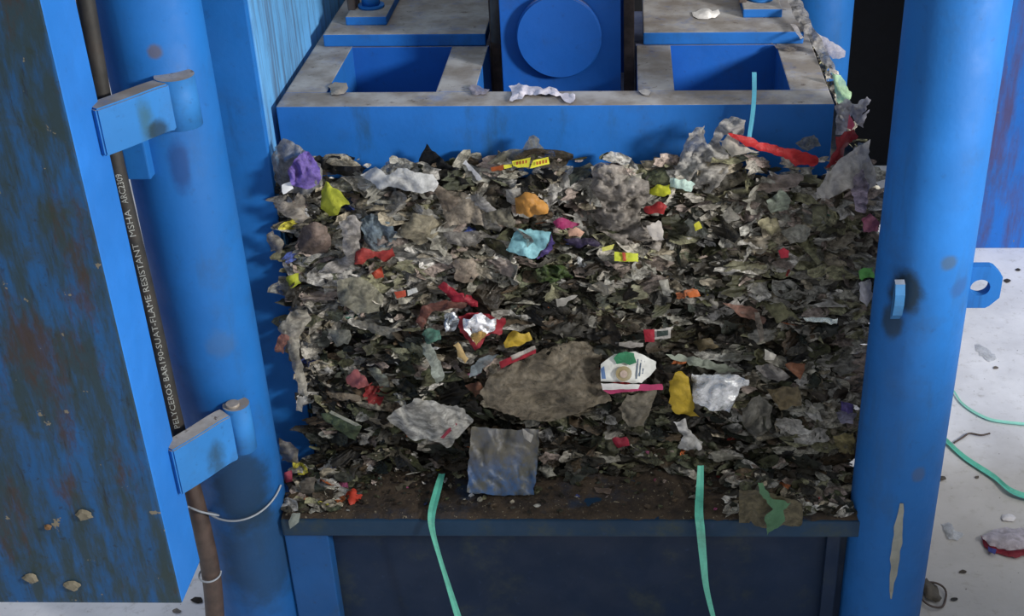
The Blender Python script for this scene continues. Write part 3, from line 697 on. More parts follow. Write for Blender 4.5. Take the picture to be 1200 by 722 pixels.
HERO = [
# name, outline, colour, options, label, category
('plastic_bag', [(319,192),(322,172),(332,162),(350,170),(362,180),(376,192),(378,217),(357,228),(330,226)], (150,148,146), dict(puff=.03), 'grey translucent crumpled bag at the top left corner of the bale'),
('plastic_bag', [(337,200),(345,187),(357,177),(365,182),(375,197),(375,212),(360,222),(342,217)], (122,96,190), dict(off=.05, puff=.012), 'lilac purple film at the top left corner of the bale'),
('paper_scrap', [(330,217),(340,213),(344,221),(332,228)], (222,222,218), dict(off=.05, dirt=0, puff=.002, crump=.002, kind='paper'), 'small white rectangular chip just below the lilac film'),
('wrapper', [(377,222),(382,212),(390,220),(396,222),(410,240),(400,242),(396,252),(386,253),(376,245)], (205,208,50), dict(off=.045, dirt=.15), 'yellow green torn wrapper shaped like a leaf, upper left of the bale'),
('plastic_bag', [(347,285),(354,267),(367,260),(382,265),(388,282),(385,297),(367,300),(350,292)], (124,104,92), dict(off=.03, puff=.035), 'round brownish puffed bag in the upper left of the bale'),
('film_piece', [(312,275),(320,270),(332,282),(330,297),(317,295)], (164,156,140), dict(off=.03, puff=.015), 'beige film tuft sticking out at the left edge beside the blue wall'),
('film_piece', [(422,257),(435,250),(455,260),(466,272),(464,287),(447,290),(440,295),(427,282)], (124,142,152), dict(off=.04), 'blue grey translucent film, upper left of the bale above a red wrapper'),
('wrapper', [(417,295),(425,290),(441,295),(460,290),(463,300),(452,307),(440,300),(425,310),(415,310)], (170,52,46), dict(off=.045, dirt=.25), 'red bow shaped wrapper under the blue grey film'),
('film_piece', [(422,205),(440,195),(452,205),(470,197),(490,202),(507,204),(514,215),(508,225),(484,225),(462,220),(445,222)], (205,205,202), dict(off=.04, dirt=.2), 'white film sheet along the top edge of the bale, left of centre'),
('film_piece', [(484,202),(500,168),(510,178),(524,192),(539,197),(515,210)], (34,36,40), dict(off=.02, puff=.005, depth=-.035), 'black pointed film spike standing against the platen'),
('film_piece', [(372,190),(390,182),(407,190),(430,197),(420,207),(400,205),(377,200)], (36,34,36), dict(off=.02, depth=-.05), 'black film tuft below the left end of the platen'),
('film_piece', [(397,260),(410,252),(425,260),(422,290),(415,310),(400,320),(372,320),(382,310),(405,300)], (172,166,158), dict(off=.035), 'pale grey bent film hanging left of the red bow wrapper'),
('film_piece', [(470,267),(484,250),(507,252),(519,262),(512,277),(489,287),(474,279)], (146,136,112), dict(off=.035, puff=.02), 'olive beige rounded film left of the upper centre'),
('film_piece', [(507,215),(540,232),(548,262),(530,258),(518,245)], (140,124,108), dict(off=.035), 'brownish beige film flap, upper left of centre'),
('film_piece', [(320,235),(345,237),(350,225),(357,232),(357,250),(365,255),(350,262),(330,250)], (170,160,146), dict(off=.035), 'beige twisted film just under the small white chip'),
('wrapper', [(335,325),(350,320),(353,332),(340,338)], (182,188,44), dict(off=.04, dirt=.2), 'small yellow green scrap at the left edge, mid height'),
('wrapper', [(435,320),(447,312),(450,325),(440,327)], (196,70,40), dict(off=.04, dirt=.1), 'tiny orange red scrap below the red bow wrapper'),
('film_piece', [(570,192),(590,177),(612,175),(620,160),(630,161),(640,179),(620,189),(595,194)], (120,116,98), dict(off=.02, depth=-.05), 'olive pointed film standing behind the yellow label'),
('film_strip', [(542,192),(546,187),(565,210),(561,212)], (205,205,208), dict(off=.05, dirt=0, puff=.003, crump=.003), 'thin white strip slanting down near the top centre of the bale'),
('plastic_bag', [(603,232),(615,225),(630,230),(642,240),(642,250),(620,255),(605,250)], (206,140,56), dict(off=.045, puff=.03, dirt=.15), 'orange crumpled bag lump in the upper centre of the bale'),
('film_piece', [(592,222),(610,220),(612,230),(604,240),(594,236)], (172,166,156), dict(off=.04), 'pale ribbed film beside the orange lump'),
('packet', [(608,268),(625,270),(646,272),(640,290),(627,303),(612,300),(593,293)], (140,204,214), dict(off=.05, puff=.012, dirt=.15), 'light blue shiny packet in the upper centre of the bale'),
('wrapper', [(646,274),(651,285),(642,298),(629,304),(640,291)], (92,72,150), dict(off=.046, puff=.003), 'purple sliver along the right edge of the light blue packet'),
('wrapper', [(648,260),(660,255),(680,262),(670,268),(652,267)], (158,36,92), dict(off=.045, dirt=.2), 'magenta wrapper right of the light blue packet'),
('food_scrap', [(665,271),(675,266),(685,272),(680,278),(667,277)], (214,164,138), dict(off=.05, puff=.012, dirt=.05), 'small peach coloured lump under the magenta wrapper'),
('film_piece', [(660,280),(695,279),(704,287),(675,290)], (50,40,72), dict(off=.04), 'dark violet film below the peach lump'),
('plastic_bag', [(692,195),(705,190),(732,195),(740,207),(760,212),(762,230),(752,242),(750,260),(770,262),(777,280),(772,295),(752,287),(727,285),(700,270),(692,250),(705,237),(690,220),(695,207)], (164,154,144), dict(off=.035, puff=.03, crump=.019, freq=1.5, step=3.2), 'large heavily crumpled grey beige bag right of the upper centre'),
('paper_scrap', [(754,262),(775,260),(778,281),(765,281)], (188,178,168), dict(off=.06, puff=.003, crump=.003, kind='paper'), 'printed off-white paper tag at the lower right of the large crumpled bag'),
('wrapper', [(705,290),(720,286),(718,292),(706,295)], (206,204,90), dict(off=.05, puff=.003, crump=.003, dirt=.1), 'pale yellow sliver left of the small yellow packet'),
('wrapper', [(757,224),(770,216),(785,216),(786,228),(765,229)], (205,206,30), dict(off=.05, dirt=.1), 'bright yellow wrapper right of the large crumpled bag'),
('wrapper', [(785,209),(810,212),(815,216),(810,225),(793,221),(785,219)], (200,228,214), dict(off=.05, dirt=0), 'white and green shiny fragment beside the bright yellow wrapper'),
('wrapper', [(754,244),(770,236),(782,242),(778,251),(760,251)], (172,34,34), dict(off=.05, dirt=.15), 'glossy red wrapper below the bright yellow wrapper'),
('film_piece', [(520,222),(540,225),(558,230),(567,265),(545,262),(520,268)], (150,138,120), dict(off=.035), 'broad beige film left of the orange lump'),
('film_piece', [(545,232),(560,226),(582,246),(570,249)], (176,172,168), dict(off=.045), 'light grey folded film strip left of the orange lump'),
('film_piece', [(567,247),(595,245),(606,260),(602,268),(572,261)], (136,130,112), dict(off=.04), 'dull olive grey film above the light blue packet'),
('film_piece', [(520,272),(560,271),(567,280),(557,290),(527,286)], (132,128,122), dict(off=.04), 'grey flattened film with a pale top edge left of the light blue packet'),
('moss_clump', [(627,316),(640,310),(660,311),(672,325),(645,332),(630,328)], (62,84,36), dict(off=.03, puff=.02, crump=.02, freq=2.2, step=3), 'dark green mossy clump under the light blue packet'),
('film_piece', [(532,305),(555,302),(562,322),(545,332),(532,326)], (156,140,122), dict(off=.04), 'pinkish beige film left of the mossy clump'),
('plastic_bag', [(790,205),(799,178),(807,156),(826,147),(829,169),(843,144),(857,136),(874,141),(871,158),(849,158),(843,166),(854,180),(854,202),(832,227),(813,221)], (176,172,164), dict(off=.04, puff=.012, crump=.02, depth=-.075), 'tall pale grey bag standing up against the right half of the platen'),
('film_piece', [(954,227),(976,196),(990,183),(1020,163),(1019,185),(1027,205),(1026,218),(1004,226),(995,221),(971,234)], (188,182,176), dict(depth=-.11, puff=.012, crump=.012, dirt=.25), 'big pale pointed film sheet at the top right corner of the bale'),
('wrapper', [(979,160),(1001,151),(1006,160),(993,171),(982,191),(968,197),(979,177)], (140,24,32), dict(depth=-.075, puff=.01, dirt=.1), 'dark red film behind the pale pointed sheet at top right'),
('wrapper', [(995,134),(1002,147),(998,153),(993,150)], (222,90,110), dict(depth=-.03, puff=.003, crump=.002, dirt=0), 'pink upright sliver above the top right corner of the bale'),
('film_piece', [(1002,205),(1012,198),(1019,220),(1014,250),(1002,246),(997,222)], (176,160,182), dict(off=.06, crump=.018, freq=2.5, step=3), 'mauve white shredded film below the pale pointed sheet'),
('film_piece', [(898,235),(915,221),(926,232),(923,246),(904,250)], (134,146,128), dict(off=.045), 'pale green translucent film in the upper right of the bale'),
('film_piece', [(915,271),(937,263),(951,268),(945,282),(926,286)], (166,164,150), dict(off=.045, crump=.016), 'pale crumpled film with a dark hole, upper right of the bale'),
('film_piece', [(886,257),(910,255),(915,268),(904,277),(893,268)], (160,152,116), dict(off=.045, crump=.016), 'yellowish beige tangled film left of the pale crumpled one, upper right'),
('paper_scrap', [(843,252),(855,242),(868,255),(854,262)], (160,156,144), dict(off=.05, puff=.003, crump=.003), 'small light square scrap right of the glossy red wrapper'),
('wrapper', [(813,263),(819,259),(823,267),(815,271)], (196,190,40), dict(off=.05, puff=.003, crump=.002, dirt=.05), 'tiny yellow scrap left of the light square scrap'),
('wrapper', [(912,294),(918,290),(925,294),(924,302),(915,303)], (180,26,48), dict(off=.05, puff=.006, crump=.002, dirt=.05), 'tiny red round scrap in the right part of the bale'),
('film_piece', [(932,168),(940,162),(954,158),(962,171),(943,176)], (132,132,118), dict(depth=-.06, crump=.02, freq=2.5, step=3), 'grey green frayed tuft against the right end of the platen'),
('film_piece', [(1009,257),(1020,250),(1031,262),(1028,272),(1012,272)], (176,96,120), dict(off=.05, crump=.015, step=3), 'pink frayed film at the right edge beside the column'),
('wrapper', [(1006,318),(1023,313),(1027,326),(1010,329)], (96,176,80), dict(off=.05, puff=.006, dirt=.1), 'bright green scrap at the right edge beside the column'),
('film_piece', [(1006,332),(1020,327),(1024,345),(1016,360),(1007,352)], (205,202,208), dict(off=.05, dirt=.1), 'white scrap below the bright green one at the right edge'),
('film_piece', [(325,385),(340,365),(360,362),(365,375),(350,395),(352,420),(360,450),(360,465),(350,462),(342,427),(337,402)], (160,154,140), dict(off=.06, crump=.012), 'long pale film rag hanging down the left edge of the bale'),
('film_piece', [(326,395),(340,382),(338,402),(332,415),(322,412)], (168,110,92), dict(off=.07, puff=.004), 'salmon brown film on the outer side of the hanging rag'),
('film_piece', [(349,465),(356,467),(354,483),(347,481)], (176,172,160), dict(off=.05, puff=.002, crump=.003, dirt=.1), 'pale narrow tag at the bottom tip of the hanging rag'),
('film_piece', [(395,330),(414,324),(434,332),(450,347),(445,365),(417,368),(395,354)], (142,138,118), dict(off=.045, puff=.018), 'broad olive grey film in the left middle of the bale'),
('wrapper', [(462,342),(475,340),(476,347),(465,350)], (206,78,48), dict(off=.05, puff=.003, crump=.002, dirt=.05), 'small orange scrap joined to a white chip, left of centre'),
('paper_scrap', [(477,340),(488,337),(490,342),(478,347)], (220,220,214), dict(off=.052, puff=.003, crump=.002, dirt=0), 'small white chip right of the orange scrap'),
('wrapper', [(513,336),(520,330),(532,338),(545,345),(560,353),(560,360),(535,356),(520,342)], (166,30,48), dict(off=.05, dirt=.15), 'crimson long wrapper above the silver and red packet'),
('film_strip', [(487,378),(495,358),(520,352),(548,354),(546,360),(507,365),(494,388)], (112,64,52), dict(off=.045, puff=.005), 'reddish brown curved film strip left of the silver and red packet'),
('wrapper', [(405,444),(415,433),(427,440),(433,452),(420,456),(407,450)], (172,92,92), dict(off=.045, dirt=.2), 'dusty pink scrap in the lower left of the bale'),
('film_piece', [(430,432),(440,430),(455,445),(456,454),(445,453)], (136,138,122), dict(off=.045), 'pale green grey scrap right of the dusty pink one'),
('film_piece', [(494,392),(500,385),(515,387),(517,398),(500,403)], (72,118,102), dict(off=.045), 'teal green film left of the gold chip'),
('film_strip', [(493,404),(505,402),(517,427),(521,442),(512,451)], (150,158,148), dict(off=.05, puff=.006), 'pale grey green strip hanging below the teal film'),
('film_piece', [(382,385),(410,387),(408,404),(395,407)], (118,120,112), dict(off=.04), 'grey film fold in the left middle of the bale'),
('film_strip', [(410,374),(455,383),(472,387),(445,393),(416,382)], (158,152,136), dict(off=.05, puff=.004), 'light beige flat strip in the left middle of the bale'),
('film_strip', [(382,459),(422,464),(424,470),(387,467)], (134,120,100), dict(off=.05, puff=.004), 'tan flat strip in the lower left of the bale'),
('film_piece', [(372,483),(387,481),(424,500),(417,517),(397,505),(380,492)], (74,88,62), dict(off=.05, puff=.006), 'dark green flap with a pale edge near the bottom left of the bale'),
('paper_scrap', [(453,490),(470,477),(485,467),(510,470),(545,480),(555,492),(541,508),(528,524),(500,515),(487,517),(468,502)], (190,188,180), dict(off=.07, puff=.008, crump=.010, dirt=.35), 'large white torn sheet with a red line near the bottom of the bale'),
('foil_scrap', [(520,370),(534,364),(538,374),(532,388),(522,390)], (200,204,210), dict(off=.05, kind='foil', crump=.02, freq=3, step=2.5, dirt=.2), 'crumpled silver foil bit left of the silver and red packet'),
('food_scrap', [(531,405),(537,401),(549,420),(545,426)], (206,172,110), dict(off=.055, puff=.006, crump=.003, dirt=.1), 'elongated gold coloured chip below the silver and red packet'),
('wrapper', [(590,402),(602,387),(610,391),(620,389),(624,398),(607,406),(592,408)], (198,164,40), dict(off=.05, dirt=.25, crump=.014), 'golden yellow film above the big brown bag'),
('plastic_bag', [(574,440),(600,427),(630,414),(660,402),(690,400),(705,415),(703,445),(717,470),(695,477),(650,493),(615,492),(574,478),(562,462)], (126,114,94), dict(off=.05, puff=.03, crump=.012, freq=.6, dirt=.3), 'big smooth brown grey plastic bag in the lower centre of the bale'),
('paper_scrap', [(651,350),(677,346),(660,359),(653,360)], (176,172,162), dict(off=.05, puff=.002, crump=.003, dirt=.1), 'white triangular scrap above the big brown bag'),
('film_piece', [(552,429),(562,420),(585,415),(572,428),(550,443)], (132,144,150), dict(off=.06, puff=.003, crump=.003), 'blue grey triangular film left of the big brown bag'),
('wrapper', [(545,452),(560,447),(570,458),(557,466)], (112,66,44), dict(off=.055), 'rust brown bit at the left corner of the big brown bag'),
('film_strip', [(721,401),(754,402),(754,406),(721,405)], (172,164,158), dict(off=.055, puff=.002, crump=.002, dirt=.05), 'thin white straw like strip above the printed carton'),
('film_piece', [(735,462),(770,455),(766,470),(755,500),(737,500),(724,478)], (112,104,88), dict(off=.055, puff=.012), 'brown grey film hanging below the printed carton'),
('film_piece', [(693,334),(702,329),(714,334),(722,342),(707,347)], (162,154,138), dict(off=.045, crump=.016), 'pale lump of film in the middle of the bale'),
('packet', [(811,438),(835,440),(855,437),(878,445),(877,452),(867,455),(861,470),(855,484),(835,482),(812,470)], (214,214,212), dict(off=.075, puff=.014, crump=.008, dirt=.1, kind='foil'), 'shiny silver white packet in the lower right of the bale'),
('plastic_bag', [(784,447),(795,435),(807,442),(810,460),(812,482),(820,489),(792,485),(787,475)], (188,156,32), dict(off=.06, puff=.014, dirt=.25), 'mustard yellow bag left of the shiny silver packet'),
('film_strip', [(780,415),(820,419),(872,436),(850,437),(822,431),(790,422)], (152,160,142), dict(off=.065, puff=.004, dirt=.2), 'pale grey green strip above the shiny silver packet'),
('film_piece', [(868,478),(890,462),(905,475),(905,500),(885,514),(872,500)], (98,96,88), dict(off=.05, puff=.012), 'dull grey film hanging right of the shiny silver packet'),
('film_strip', [(847,355),(880,359),(898,376),(895,380),(865,369)], (130,92,78), dict(off=.05, puff=.004), 'pinkish brown strip in the right middle of the bale'),
('film_strip', [(884,366),(890,366),(896,396),(891,402),(888,390)], (122,112,100), dict(off=.06, puff=.003, crump=.003), 'narrow grey strip hanging in the right middle of the bale'),
('paper_scrap', [(896,409),(910,416),(907,422),(896,422)], (198,192,180), dict(off=.055, puff=.004, crump=.003, dirt=.05), 'small white lump above the rust coloured patch, right side'),
('foil_scrap', [(937,371),(960,372),(982,373),(981,379),(945,377)], (180,190,186), dict(off=.055, puff=.003, crump=.006, kind='foil', dirt=.2), 'thin shiny foil strip in the right middle of the bale'),
('wrapper', [(805,343),(817,339),(821,347),(808,349)], (204,100,40), dict(off=.05, puff=.003, crump=.002, dirt=.1), 'tiny orange bit right of the middle of the bale'),
('film_piece', [(885,429),(905,425),(926,442),(912,448),(895,441)], (104,100,98), dict(off=.055, puff=.010), 'smooth grey lozenge of film in the right part of the bale'),
('film_piece', [(985,470),(1000,474),(999,490),(986,489)], (104,88,168), dict(off=.05, crump=.012, step=3), 'violet film bit at the lower right edge of the bale'),
('film_piece', [(772,329),(783,327),(786,347),(778,346)], (166,164,152), dict(off=.05, puff=.004, crump=.006), 'pale upright scrap right of the middle of the bale'),
('film_piece', [(897,358),(915,354),(932,370),(910,379)], (108,106,72), dict(off=.045, puff=.012), 'olive lump in the right middle of the bale'),
('film_piece', [(898,456),(935,452),(940,475),(915,481)], (122,106,74), dict(off=.045, puff=.012), 'tan brown film below the rust coloured patch'),
('film_piece', [(920,427),(944,426),(937,446)], (128,74,44), dict(off=.045), 'rust coloured patch in the right part of the bale'),
('film_piece', [(812,400),(832,396),(843,407),(820,413)], (112,98,68), dict(off=.045, puff=.012), 'tan lump above the shiny silver packet'),
('film_piece', [(612,502),(625,510),(622,519),(614,513)], (172,168,160), dict(depth=-.165, puff=.003, crump=.003, dirt=.05), 'small white bit on the upper part of the hanging blue film'),
('film_piece', [(789,494),(803,490),(811,508),(824,518),(822,527),(794,525),(801,511)], (204,202,198), dict(off=.06, crump=.016, dirt=.1, step=3), 'white knotted film bit above the right strap'),
('wrapper', [(717,514),(734,512),(738,522),(724,525)], (164,24,52), dict(off=.05, dirt=.2), 'crimson bit at the bottom edge of the bale, centre right'),
('film_piece', [(832,531),(850,530),(872,538),(836,540)], (156,152,138), dict(off=.05, puff=.003, crump=.004), 'pale flat bit at the bottom edge right of the right strap'),
('film_piece', [(976,511),(1000,507),(1001,532),(983,530)], (150,136,84), dict(off=.05, crump=.014), 'yellowish frayed film at the bottom right corner of the bale'),
('film_piece', [(979,483),(1004,484),(1000,497),(985,496)], (152,148,172), dict(off=.055, crump=.012), 'pale lilac film at the lower right edge of the bale'),
('film_piece', [(327,513),(340,518),(350,527),(350,543),(330,540)], (132,126,116), dict(off=.04, depth=-.12), 'grey film lump beside the foot of the left column'),
('wrapper', [(333,554),(342,551),(343,564),(335,566)], (170,62,84), dict(depth=-.17, dirt=.2), 'pink scrap beside the foot of the left column'),
('film_piece', [(350,566),(358,560),(371,556),(367,584),(354,582)], (118,110,98), dict(depth=-.19, crump=.016, step=3), 'dusty grey tuft on the bed near the left column'),
('film_piece', [(446,560),(451,556),(455,567),(447,569)], (172,168,152), dict(flat_on=.515, puff=.004, crump=.003, dirt=.05), 'tiny white triangular chip lying on the bed left of the left strap'),
('film_piece', [(463,570),(491,557),(493,561),(466,576)], (128,118,98), dict(flat_on=.516, puff=.004, crump=.002, dirt=.1), 'tan flat stick lying on the bed left of the left strap'),
('flower_scrap', [(404,579),(409,575),(414,572),(419,576),(425,580),(423,587),(417,588),(411,593),(408,587)], (222,70,50), dict(flat_on=.516, puff=.010, crump=.010, dirt=0, step=3), 'orange red ragged scrap lying on the bed'),
('leaf_scrap', [(338,611),(343,601),(352,601),(350,612),(340,620)], (152,160,148), dict(depth=-.25, puff=.003, crump=.002, dirt=.05), 'small pale leaf shaped flake on the left end of the bed edge'),
('film_piece', [(696,571),(717,573),(715,579),(699,577)], (138,118,104), dict(flat_on=.516, puff=.004, crump=.003, dirt=.1), 'small beige chip on the bed between the straps'),
('film_piece', [(866,574),(885,574),(941,590),(939,616),(900,619),(866,613)], (98,88,62), dict(depth=-.252, puff=.004, crump=.008, dirt=.35), 'muddy translucent film draped over the bed edge right of the right strap'),
('film_piece', [(888,566),(894,566),(906,585),(927,589),(918,598),(920,611),(899,628),(896,606),(906,597),(893,581)], (76,124, 84), dict(depth=-.268, puff=.004, crump=.006, dirt=.25), 'torn green film scrap on top of the muddy film at the bed edge'),
('film_piece', [(989,597),(999,597),(999,600),(990,601)], (186,186,176), dict(flat_on=.518, puff=.002, crump=.002, dirt=0), 'tiny white sliver on the right end of the bed'),
# along the right end of the platen
('film_piece', [(922,-4),(937,-4),(950,24),(962,44),(974,70),(982,88),(972,86),(960,66),(944,40),(932,22)], (160,156,154), dict(depth=.33, puff=.010, crump=.02, tiltk=-.30, dirt=.4), 'long grey film ribbon caught along the right edge of the platen'),
('film_piece', [(957,38),(970,45),(991,60),(990,67),(976,69),(966,60)], (172,168,176), dict(depth=.36, puff=.006, crump=.006, dirt=.1), 'pale wing shaped film sticking out over the rear blue column'),
('film_piece', [(974,84),(985,88),(998,108),(992,122),(983,122),(978,104)], (172,212,160), dict(depth=.10, puff=.008, crump=.01, dirt=.15), 'light green film beside the right corner of the platen'),
('film_strip', [(926,28),(932,28),(942,44),(938,46)], (208,200,196), dict(flat_on=1.385, puff=.003, crump=.003, dirt=0), 'white strip lying at the right end of the top plate'),
('film_piece', [(978,124),(990,116),(1001,122),(1016,113),(1021,117),(1010,135),(1019,128),(1012,150),(1004,146),(998,134),(990,160),(979,158)], (186,180,182), dict(depth=-.01, puff=.008, crump=.02, freq=2.5, step=3, dirt=.15), 'frayed grey white shreds at the right corner of the platen'),
('film_piece', [(898,46),(912,52),(930,53),(944,56),(930,60),(910,57)], (136,124,114), dict(flat_on=1.352, puff=.004, crump=.004, dirt=.3), 'brown grey film shred lying behind the right opening of the platen'),
('cardboard_scrap', [(384,101),(392,96),(406,97),(408,103),(403,110),(388,111)], (148,138,128), dict(flat_on=1.352, puff=.006, crump=.003, dirt=.3, kind='paper'), 'brownish torn card lying at the left corner of the left opening'),
('paper_shred', [(596,101),(608,97),(620,101),(640,103),(652,104),(656,109),(674,111),(672,119),(664,120),(652,113),(634,110),(615,111),(612,116),(597,118),(600,111)], (205,200,210), dict(flat_on=1.353, puff=.006, crump=.008, step=3, rag=1.8, dirt=.08, kind='paper'), 'white torn paper shreds lying on the front bar of the platen'),
('paper_shred', [(748,106),(756,104),(763,107),(760,112),(752,110)], (184,176,170), dict(flat_on=1.352, puff=.004, crump=.004, step=3, dirt=.1, kind='paper'), 'tiny pale curl lying right of the platen slot'),
('paper_shred', [(549,103),(556,99),(565,103),(574,105),(566,111),(553,110)], (170,164,176), dict(flat_on=1.352, puff=.004, crump=.005, step=3, dirt=.2), 'small greyish paper curl left of the platen slot'),
('chalk_lump', [(811,14),(820,11),(842,11),(844,16),(838,21),(818,22),(812,19)], (228,222,216), dict(flat_on=ZT+.001, puff=.014, crump=.003, dirt=0, kind='paper'), 'white oblong lump lying on the right top plate'),
# floor on the right
('film_piece', [(1103,614),(1112,612),(1119,622),(1130,626),(1122,634),(1112,632)], (196,198,202), dict(flat_on=.002, puff=.006, crump=.008, dirt=.05), 'thin clear film bit on the brownish floor right of the column'),
('paper_shred', [(1143,404),(1150,405),(1166,415),(1168,421),(1160,424),(1148,417)], (224,226,230), dict(flat_on=.002, puff=.008, crump=.004, dirt=0), 'small white flake on the pale floor below the eye lug'),
]
cats = {'plastic_bag': 'plastic bag', 'film_piece': 'plastic film', 'film_strip': 'plastic strip', 'wrapper': 'wrapper', 'paper_scrap': 'paper', 'packet': 'packet', 'foil_scrap': 'foil', 'food_scrap': 'food waste',
        'moss_clump': 'moss', 'flower_scrap': 'scrap', 'leaf_scrap': 'flake', 'cardboard_scrap': 'cardboard', 'paper_shred': 'paper', 'chalk_lump': 'lump'}
hero_boxes = []
for (nm, out, rgb, kw, lab) in HERO:
    o = poly_film(nm, out, rgb, **kw); tag(o, lab, cats[nm])
    hero_boxes.append((min(p[0] for p in out), max(p[0] for p in out), min(p[1] for p in out), max(p[1] for p in out)))

# multi coloured pieces
t = thing('label_strip', 'yellow label strip in two pieces with reddish print, top centre of bale', 'label')
for out in ([(600,189),(622,184.5),(620,196),(607,196.5),(601,194)], [(625,188),(642.5,184),(644,192),(621,197.5)], [(590,193.5),(600,192),(600,196),(591,198)]):
    poly_film('label_face', out, (214,206,40), off=.05, puff=.001, crump=.002, dirt=.1, parent=t, kind='paper', rag=.2)
poly_film('torn_end', [(575,196),(590,193),(590,199),(576,201)], (206,96,36), off=.05, puff=.001, crump=.004, dirt=.2, parent=t, rag=1)
for (x, y) in ((606,191.4),(609.5,190.8),(613,190.2),(616.5,189.6),(629.5,191.6),(633,190.8),(636.5,190),(640,189.2)):
    poly_film('print_mark', [(x-1.1,y-1.8),(x+1.1,y-2.1),(x+1.1,y+1.5),(x-1.1,y+1.8)], (164,78,26), off=.0545, puff=.0005, crump=.0003, dirt=0, parent=t, rag=.1, step=2, kind='paper')

t = thing('small_packet', 'small yellow rectangular packet with red mark below the large crumpled bag', 'packet')
poly_film('packet_face', [(720,295),(748,297),(748,307),(720,306)], (196,206,40), off=.055, puff=.002, crump=.002, dirt=.1, parent=t, rag=.3)
poly_film('red_mark', [(729,296),(733,296),(734,306),(730,306)], (190,70,40), off=.060, puff=.001, crump=.001, dirt=.1, parent=t, rag=.3)

t = thing('torn_bag', 'red and white torn bag draped across the top right of the bale', 'bag')
poly_film('red_side', [(853,156),(871,159),(893,167),(937,176),(959,185),(954,195),(932,195),(918,184),(890,177),(871,169)], (196,30,32), depth=-.10, puff=.010, crump=.010, dirt=.08, parent=t)
poly_film('white_side', [(843,165),(853,157),(871,169),(890,178),(868,181),(857,185)], (196,186,170), depth=-.10, puff=.010, crump=.006, dirt=.1, parent=t)

t = thing('silver_packet', 'torn silver and red packet glinting left of the lower centre', 'packet')
poly_film('foil_face', [(543,373),(560,368),(582,373),(579,388),(572,390),(557,402),(550,394),(543,382)], (232,232,236), off=.062, kind='foil', puff=.004, crump=.012, freq=2.5, dirt=.05, parent=t, step=3)
poly_film('red_border', [(537,371),(560,366),(592,373),(588,392),(573,393),(557,411),(546,397),(537,380)], (160,30,44), off=.052, puff=.003, crump=.008, dirt=.1, parent=t, step=3)
poly_film('gold_corner', [(551,392),(562,388),(571,391),(558,405)], (190,150,80), off=.070, kind='foil', puff=.003, crump=.006, freq=2, dirt=.1, parent=t, step=3)

t = thing('stick_wrapper', 'narrow red and white stick wrapper lying above the big brown bag', 'wrapper')
poly_film('white_face', [(598,417),(627,405),(628,410),(600,424)], (206,196,184), off=.075, puff=.003, crump=.002, dirt=.1, parent=t, rag=.4)
poly_film('red_face', [(585,424),(599,418),(600,423),(628,409),(628,414),(587,432)], (176,30,46), off=.077, puff=.003, crump=.002, dirt=.1, parent=t, rag=.4)

t = thing('printed_carton', 'printed white carton piece with green cap and ring picture in the lower centre right', 'carton')
poly_film('card_face', [(704,427),(720,415),(745,412),(769,424),(769,432),(752,449),(704,447)], (204,204,196), off=.078, puff=.002, crump=.003, dirt=.15, parent=t, kind='paper', rag=.5)
poly_film('lower_edge', [(704,449),(750,451),(748,456),(706,457)], (200,196,192), off=.080, puff=.002, crump=.001, dirt=.1, parent=t, kind='paper', rag=.3)
poly_film('green_cap', [(719,420),(725,414),(733,412),(743,414),(746,425),(738,428),(731,425),(723,427)], (44,128,84), off=.084, puff=.001, crump=.001, dirt=.1, parent=t, rag=.4, step=3)
rg = [(731+9.5*math.cos(a), 438+9*math.sin(a)) for a in [k*math.pi/8 for k in range(16)]]
poly_film('ring_picture', rg, (166,148,100), off=.0845, puff=.001, crump=.0005, dirt=0, parent=t, rag=.1, step=3)
rg = [(731+4.5*math.cos(a), 438.5+4.5*math.sin(a)) for a in [k*math.pi/6 for k in range(12)]]
poly_film('ring_centre', rg, (214,190,176), off=.0875, puff=.001, crump=.0003, dirt=0, parent=t, rag=.1, step=2)
poly_film('blue_print', [(704,432),(708,429),(710,444),(705,444)], (86,120,170), off=.084, puff=.001, crump=.0005, dirt=0, parent=t, rag=.1, step=3)
for k in range(5):
    x = 747+k*3.6; poly_film('print_line', [(x,421+k),(x+1.4,421+k),(x-.5,444-k*3),(x-2,444-k*3)], (92,108,128), off=.084, puff=.001, crump=.0005, dirt=0, parent=t, rag=.1, step=3)
poly_film('pink_band', [(706,457),(745,451),(776,450),(777,457),(748,458),(715,462)], (204,58,110), off=.082, puff=.002, crump=.001, dirt=.12, parent=t, rag=.4)

t = thing('label_box', 'small red and dark label with white frame in the middle right of the bale', 'label')
poly_film('red_end', [(754,386),(767,386),(767,401),(756,401)], (172,28,48), off=.055, puff=.002, crump=.002, dirt=.1, parent=t, rag=.4)
poly_film('white_frame', [(767,386),(786,384),(786,396),(767,398)], (196,190,184), off=.055, puff=.002, crump=.001, dirt=.1, parent=t, rag=.3)
poly_film('dark_face', [(770,388),(783,387),(783,393),(770,395)], (40,56,50), off=.060, puff=.001, crump=.0005, dirt=0, parent=t, rag=.2)
# red line on the torn sheet
red = poly_film('red_line', [(516,513),(520,514),(536,497),(533,495)], (150,40,60), off=.083, puff=.001, crump=.0005, dirt=0, rag=.2)
for o in COL.objects:
    if o.get('label', '').startswith('large white torn sheet'): red.parent = o
# pale edge of the green flap
fl = poly_film('pale_edge', [(388,481),(424,499),(423,502),(386,484)], (170,168,150), off=.062, puff=.002, crump=.001, dirt=0, rag=.2)
for o in COL.objects:
    if o.get('label', '').startswith('dark green flap'): fl.parent = o
